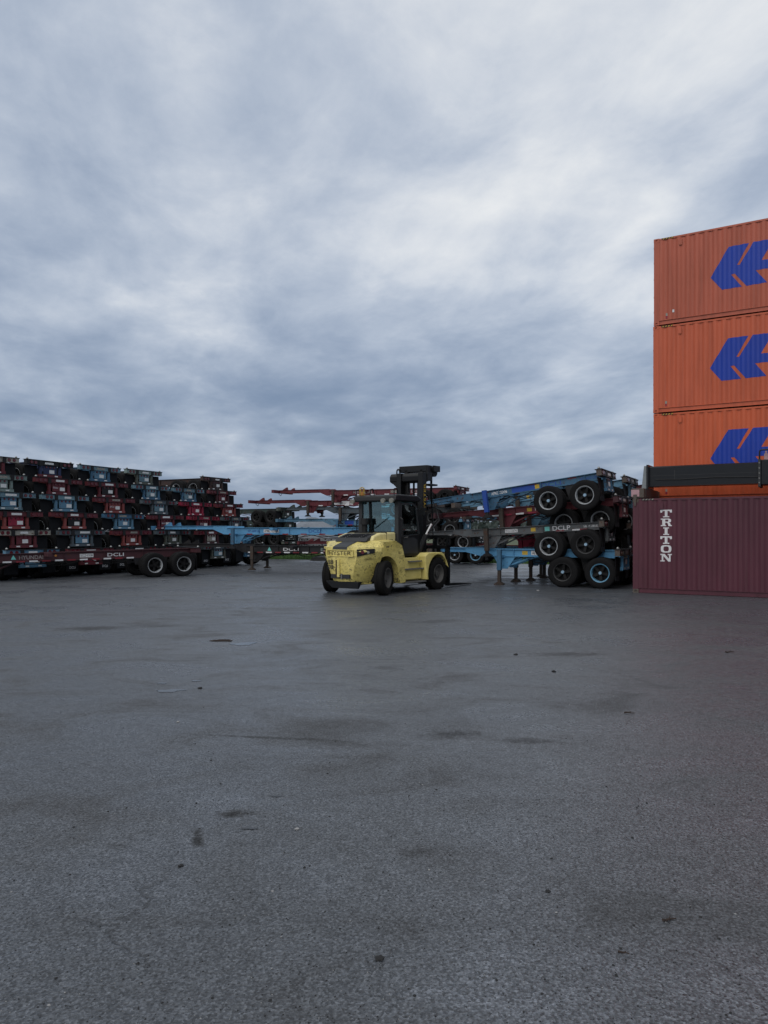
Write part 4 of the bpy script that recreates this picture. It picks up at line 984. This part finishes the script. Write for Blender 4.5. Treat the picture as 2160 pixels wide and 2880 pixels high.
mk('backrest', MB().prism([(-.26, 1.60), (.26, 1.60), (.24, 2.16), (.12, 2.28), (-.12, 2.28), (-.24, 2.16)], 'x', -1.52, -1.40), 'fdark', seat, bevel=.03)
sw = MB()
for k in range(16):
    a0, a1 = 2 * math.pi * k / 16, 2 * math.pi * (k + 1) / 16
    f_ = lambda a: Vector((-.88 + .10 * math.cos(a), .19 * math.sin(a), 2.02 + .16 * math.cos(a)))
    sw.cyl(f_(a0), f_(a1), .016, .016, 6)
sw.beam((-.88, 0, 2.02), (-.74, 0, 1.5), .05, .05)
mk('steering_wheel', sw, 'fblack', fk); mk('dashboard', MB().box(-.80, -.66, -.5, .5, 1.3, 1.86), 'fblack', fk, bevel=.03)
mk('air_intake', MB().cyl((-1.92, .42, 1.84), (-1.92, .42, 2.10), .09, .09, 14).cyl((-1.92, .42, 2.10), (-1.92, .42, 2.30), .15, .13, 16), 'fdark', fk)
# mast
MY = .17                                                    # the mast stands a little off the centre line
for s in (-1, 1):
    mk('mast_rail', MB().box(.22, .48, s * .44 - .09 + MY, s * .44 + .09 + MY, .14, 3.86), 'fblack', fk, bevel=.01)
    mk('inner_rail', MB().box(.48, .66, s * .31 - .05 + MY, s * .31 + .05 + MY, .12, 3.98), 'fdark', fk)
    mk('lift_cylinder', MB().cyl((.45, s * .22 + MY, .3), (.45, s * .22 + MY, 2.6), .07, .07, 10).cyl((.45, s * .22 + MY, 2.6), (.45, s * .22 + MY, 3.7), .045, .045, 10), 'fdark', fk)
    tl = mk('tilt_cylinder', MB().cyl((-.55, s * .62, 1.05), (.02, s * .62, 1.75), .085, .085, 12), 'fdark', fk); mk('tilt_rod', MB().cyl((.02, s * .62, 1.75), (.36, s * .62, 2.12), .04, .04, 10), 'chrome', tl)
    mk('chain', MB().box(.66, .70, s * .12 + MY - .03, s * .12 + MY + .03, .5, 3.75), 'fdark', fk)
letter('HYSTER', fk, FRONT, (.36, -.534 + MY, 3.02), .13, 'yellowtag', .95, spin=90)
cb = mk('mast_crossbar', MB().prism([(.28, 3.58), (.44, 3.52), (.62, 3.58), (.64, 3.76), (.54, 3.86), (.36, 3.86), (.27, 3.76)], 'y', -.52 + MY, .86 + MY), 'fblack', fk, bevel=.03)
mk('lifting_eye', MB().tube([(.44, .84, 3.85), (.44, .83, 3.98), (.44, .78, 4.03), (.44, .73, 3.98), (.44, .70, 3.85)], .025, 6), 'fblack', cb)
mk('crosshead', MB().box(.48, .82, -.50 + MY, .60 + MY, 3.90, 4.12).box(.50, .80, -.55 + MY, -.30 + MY, 3.6, 4.12), 'fblack', fk, bevel=.015)
mk('gusset', MB().prism([(.44 + MY, 3.58), (.80 + MY, 3.58), (.53 + MY, 3.34), (.44 + MY, 3.30)], 'x', .30, .58), 'fblack', fk)
hs = mk('hose_sheave', MB().box(.80, 1.18, -.46, -.38, 3.92, 4.12), 'fblack', fk)
for k in range(4): mk('sheave', MB().cyl((1.0, -.36 + k * .07, 3.92), (1.0, -.32 + k * .07, 3.92), .17, .17, 18), 'fdark', hs)
for k in range(5):
    x = .88 + k * .055; mk('hose', MB().tube([(x, -.32 + k * .05, 3.85), (x - .02, -.33 + k * .05, 3.2), (x + .02, -.34 + k * .04, 2.4), (x, -.36 + k * .03, 1.5), (x - .05, -.36, .9)], .016, 6), 'fblack', fk)
mk('hose_clamp', MB().box(.66, 1.14, -.38, -.10, 3.44, 3.50), 'fblack', fk)
hz = [(.90, -.36, 2.9), (.90, -.50, 2.55), (.7, -.72, 2.25), (.35, -.74, 2.05), (.0, -.72, 1.85)]
mk('hose', MB().tube(hz, .02, 6), 'fblack', fk)
mk('mast_valve', MB().box(.30, .50, -.02, .22, 2.75, 3.10).cyl((.3, .1, 2.9), (.2, .2, 3.2), .03).cyl((.35, .0, 2.8), (.2, -.1, 2.6), .03), 'fdark', fk)
ca = mk('carriage', MB().box(.86, .98, -.98, .98, 1.30, 1.42).box(.86, .98, -.98, .98, .34, .50).box(.86, .98, -.98, -.88, .50, 1.42).box(.86, .98, .88, .98, .50, 1.42).box(.88, .96, -.62, -.50, .5, 1.30).box(.88, .96, .50, .62, .5, 1.3), 'fblack', fk)
bk = MB().box(.86, .95, -.98, .98, 1.66, 1.76)
for y in (-.92, -.45, 0, .45, .92): bk.box(.87, .94, y - .05, y + .05, 1.42, 1.66)
mk('load_backrest', bk, 'fblack', fk)
for s in (-1, 1):
    mk('fork', MB().box(.99, 1.08, s * .84 - .075, s * .84 + .075, .05, 1.38).prism([(1.08, .05), (2.55, .03), (2.55, .05), (1.6, .12), (1.08, .13)], 'y', s * .84 - .075, s * .84 + .075), 'fblack', fk)

# ------------------------------------------------------------------ ground cover and small things
def px2g(x, y):
    """picture position (2160 x 2880) to a point on the ground"""
    d = CAM_H * 2100 / (y - 1495); return ((x - 1080) / 2100 * d, d)
def blades(name, n, region, h0, h1, mat, label, cat):
    b = MB(); vs = []; fs = []
    for _ in range(n):
        x, y = region(); a = random.uniform(0, math.pi); w = random.uniform(.012, .03); h = random.uniform(h0, h1); lx, ly = random.uniform(-.4, .4) * h, random.uniform(-.4, .4) * h
        o = len(vs); c, s_ = math.cos(a) * w, math.sin(a) * w
        vs += [(x - c, y - s_, -.03), (x + c, y + s_, -.03), (x + lx * .4 + c * .6, y + ly * .4 + s_ * .6, h * .6), (x + lx, y + ly, h)]
        fs += [(o, o + 1, o + 2), (o, o + 2, o + 3)]
    b.v, b.f = vs, fs
    return tag(mk(name, b.mesh(name, fix=False), mat), label, cat, kind='stuff')
def strip(d0, d1, x0=-9, x1=16):
    def f():
        x = random.uniform(x0, x1); return x, EDGE(x) + random.uniform(d0, d1)
    return f
blades('grass', 26000, strip(.15, 7), .08, .26, 'blade', 'green verge grass along the far edge of the asphalt', 'grass')
blades('dry_grass', 16000, strip(6.5, 16), .45, .95, 'drygrass', 'tall dry grass beyond the green verge', 'grass')
# loose grit on the asphalt
def grit(name, n, r0, r1, mat, label, seed):
    rg = random.Random(seed); b = MB(); vs = []; fs = []
    for _ in range(n):
        d = 2.2 * (28 / 2.2) ** (rg.random() ** 1.1); x = rg.uniform(-.62, .62) * d; r = rg.uniform(r0, r1) * (1 if rg.random() < .93 else 1.9)
        o = len(vs); a = rg.uniform(0, 6.28); k = rg.uniform(.6, 1.3)
        for t in range(4): vs.append((x + math.cos(a + t * 1.57) * r * (k if t % 2 else 1), d + math.sin(a + t * 1.57) * r * (k if t % 2 else 1), r * .15))
        vs += [(x + r * .2, d, r * rg.uniform(.6, 1.0)), (x, d, -.002)]
        fs += [(o, o + 1, o + 4), (o + 1, o + 2, o + 4), (o + 2, o + 3, o + 4), (o + 3, o, o + 4), (o + 1, o, o + 5), (o + 2, o + 1, o + 5), (o + 3, o + 2, o + 5), (o, o + 3, o + 5)]
    b.v, b.f = vs, fs
    return tag(mk(name, b.mesh(name, fix=False), mat), label, 'grit', kind='stuff')
grit('gravel', 4600, .0018, .0052, 'stone_dark', 'dark loose grit scattered over the asphalt', 5)
grit('gravel', 1300, .0015, .0042, 'stone_pale', 'pale loose grit scattered over the asphalt', 9)
def rock(label, x, y, r, mat, name='stone', flat=.6, stretch=1.0):
    X, Y = px2g(x, y); rg = random.Random(int(x * 7 + y)); bm = bmesh.new(); bmesh.ops.create_icosphere(bm, subdivisions=2, radius=1)
    for v in bm.verts:
        k = 1 + rg.uniform(-.28, .22); v.co = Vector((v.co.x * r * k * stretch, v.co.y * r * k, max(-.35, v.co.z) * r * flat * k))
    me = bpy.data.meshes.new(name); bm.to_mesh(me); bm.free(); me.materials.append(None)
    return tag(mk(name, me, mat, None, T((X, Y, r * flat * .3)) @ Matrix.Rotation(rg.uniform(0, 3), 4, 'Z')), label, name)
rock('black stone on the asphalt near the bottom centre', 1068, 2698, .022, 'stone_dark')
rock('pale chipped stone on the asphalt below and left of the forklift', 836, 2333, .015, 'stone_pale')
rock('small dark stone on the asphalt at lower left', 508, 2437, .016, 'stone_dark')
rock('tiny white chip on the dark asphalt at lower left of centre', 766, 2507, .007, 'stone_pale')
rock('dark stone beside the shallow puddle at left', 563, 1937, .028, 'stone_dark')
rock('grey stone on the asphalt below the shallow puddle', 501, 2031, .016, 'stone_pale')
rock('dark stone on the asphalt right of centre', 1541, 2508, .014, 'stone_dark')
rock('tiny white chip on the asphalt just right of centre', 1207, 2447, .007, 'stone_pale')
rock('dark stone far out on the asphalt in front of the right stack', 1451, 1842, .034, 'stone_dark')
rock('dark stone midway across the asphalt towards the purple container', 1558, 1890, .030, 'stone_dark')
rock('white scrap on the ground before the wheels of the right stack', 1513, 1661, .05, 'stone_pale', flat=.3)
rock('white litter scrap on the asphalt behind the pair of trailer legs', 814, 1590, .06, 'stone_pale', flat=.3)
def twig(label, x, y, l, r, ang, mat='bark'):
    X, Y = px2g(x, y); rg = random.Random(int(x)); p = [Vector((-l / 2 + l * t / 4, rg.uniform(-.08, .08) * l, r * .8 + (rg.random() * r))) for t in range(5)]
    b = MB()
    for i in range(4): b.cyl(p[i], p[i + 1], r * (1 - .15 * i), r * (.85 - .15 * i), 6)
    b.cyl(p[2], p[2] + Vector((l * .2, l * .16, r)), r * .6, r * .3, 5)
    return tag(mk('twig', b, mat, None, T((X, Y, 0)) @ Matrix.Rotation(R(ang), 4, 'Z')), label, 'twig')
twig('dark forked twig lying on the asphalt at lower right', 1882, 2590, .075, .007, 20)
twig('short dark twig on the asphalt below the forked one', 1754, 2682, .05, .005, -30)
twig('thin dark twig on the asphalt in front of the purple container', 2053, 1836, .16, .012, 5)
twig('dark twig on the asphalt midway at right', 1770, 2008, .10, .009, -10)
# flat scrap of bark, timber
X, Y = px2g(622, 1803)
bk = MB(); rg = random.Random(4); pl = [(-.22, -.05), (-.12, -.075), (.05, -.06), (.20, -.065), (.235, .0), (.21, .055), (.08, .06), (-.05, .075), (-.18, .05), (-.24, .01)]
pl = [(a * .8 * rg.uniform(.8, 1.1), c * rg.uniform(.5, 1.3)) for a, c in pl]
bk.prism(pl, 'z', .0, .012); bk.prism([(a * .55 + .05, c * .5 + .01) for a, c in pl], 'z', .012, .024); bk.prism([(a * .25 - .09, c * .5 - .01) for a, c in pl], 'z', .012, .020)
tag(mk('bark_slab', bk, 'bark', None, T((X, Y, .001)) @ Matrix.Rotation(R(4), 4, 'Z'), bevel=.006), 'dark flat slab of bark lying on the asphalt beside a puddle', 'bark')
X, Y = px2g(132, 1619)
tag(mk('timber_beam', MB().box(-.70, .70, -.09, .09, .0, .13), 'woodpale', None, T((X, Y, 0)) @ Matrix.Rotation(R(5), 4, 'Z'), bevel=.012), 'weathered timber beam on the ground under the left trailer', 'timber')
def puddle(x, y, rx, ry, seed):
    X, Y = px2g(x, y); rg = random.Random(seed); n = 40; ph = [rg.uniform(0, 6.28) for _ in range(4)]
    pts = []
    for i in range(n):
        t = 2 * math.pi * i / n; k = 1 + .22 * math.sin(2 * t + ph[0]) + .16 * math.sin(3 * t + ph[1]) + .10 * math.sin(5 * t + ph[2]) + .07 * math.sin(9 * t + ph[3])
        pts.append((X + rx * k * math.cos(t), Y + ry * k * math.sin(t), .004))
    tag(mk('puddle_water', MB().add(pts, [tuple(range(n))]).mesh('puddle_water', fix=False), 'water'), kind='structure')
puddle(684, 1811, .17, .20, 1); puddle(478, 1943, .16, .075, 2); puddle(456, 1922, .045, .05, 3); puddle(552, 1915, .05, .05, 4); puddle(778, 2240, .03, .015, 8); puddle(700, 2330, .05, .02, 9)
# far things glimpsed between the trailers
def hump(name, label, x, y, w, dd, h, mat, cat, seed, n=14):
    rg = random.Random(seed); b = MB(); vs = []; fs = []
    for i in range(n + 1):
        for j in range(n + 1):
            u, w_ = i / n * 2 - 1, j / n * 2 - 1; r = max(abs(u), abs(w_)); e = max(0, 1 - r ** 2.4)
            vs.append((u * w, w_ * dd, -.03 + h * e ** .6 * (1 + rg.uniform(-.09, .09))))
    for i in range(n):
        for j in range(n): a = i * (n + 1) + j; fs.append((a, a + n + 1, a + n + 2, a + 1))
    return tag(mk(name, b.add(vs, fs).mesh(name, 40), mat, None, T((x, y, 0))), label, cat)
hump('salt_pile', 'whitish mound glimpsed through the stacked trailers behind the forklift', -6.0, 66, 2.6, 2.2, 3.0, 'salt', 'mound', 3)
hump('plastic_sheeting', 'black plastic sheet heaped at the grass edge left of the forklift', (900 - 1080) / 2100 * 47.5, 48.6, .75, .45, .32, 'tarp', 'plastic sheet', 5, 8)
bgr = tag(empty('bag_stack', T((-4.6, 57, 0)) @ Matrix.Rotation(R(-14), 4, 'Z')), 'stacked white sacks behind the pair of trailers', 'sacks')
def bagm(): return MB().prism([(-.20, .0), (.20, .0), (.235, .05), (.235, .18), (.19, .23), (-.19, .23), (-.235, .18), (-.235, .05)], 'y', 0, .6).mesh('sack')
def spot(): return MB().cyl((0, .0, 0), (0, -.012, 0), .06, .05, 8).mesh('sack_print')
for r_ in range(6):
    for c_ in range(9):
        o = mk('sack', cached('sack', bagm), 'bag', bgr, T((-2.0 + c_ * .475 + (.22 if r_ % 2 else 0), random.uniform(-.03, .03), r_ * .232)))
        mk('sack_print', cached('sackspot', spot), 'ink', o, T((0, 0, .12)))
lp = tag(empty('lamp_post', T((.3, 105, 0))), 'thin grey lamp post far beyond the yard, seen through the cab', 'lamp post')
mk('pole', MB().cyl((0, 0, 0), (0, 0, 5.0), .08, .05, 8), 'galv', lp); mk('lamp_head', MB().box(-.55, .55, -.1, .1, 4.95, 5.1), 'galv', lp)
for i, xx in enumerate((-4.2, -3.0, 1.0)):
    tag(mk('marker_post', MB().cyl((0, 0, -.03), (0, 0, 1.05), .03, .03, 8).cyl((0, 0, .98), (0, 0, 1.06), .045, .035, 8), 'darkgrey', None, T((xx, EDGE(xx) + 1.2, 0))), ('thin dark post in the grass left of the forklift', 'thin dark post in the grass nearest the forklift tail', 'thin dark post in the grass behind the forklift')[i], 'post', 'thin posts along the grass')
# low dark woods on the horizon
rg = random.Random(2); wv = []; wf = []
for i in range(7000):
    x = rg.uniform(-420, 420); y = 430 + rg.uniform(0, 40); top = 6 + 3.2 * math.sin(x * .021) + 2.0 * math.sin(x * .07 + 1) + rg.uniform(-1, 1.5); z = rg.uniform(0, 1) ** .7 * top
    r = rg.uniform(.8, 2.0); o = len(wv); a = rg.uniform(0, 6.28)
    for t in range(3): wv.append((x + r * math.cos(a + t * 2.09), y + rg.uniform(-1, 1), z + r * math.sin(a + t * 2.09)))
    wf.append((o, o + 1, o + 2))
wm = MB(); wm.v, wm.f = wv, wf
tag(mk('treeline', wm.mesh('treeline', fix=False), 'darkgreen'), 'low dark line of woods on the far horizon', 'woods', kind='stuff')
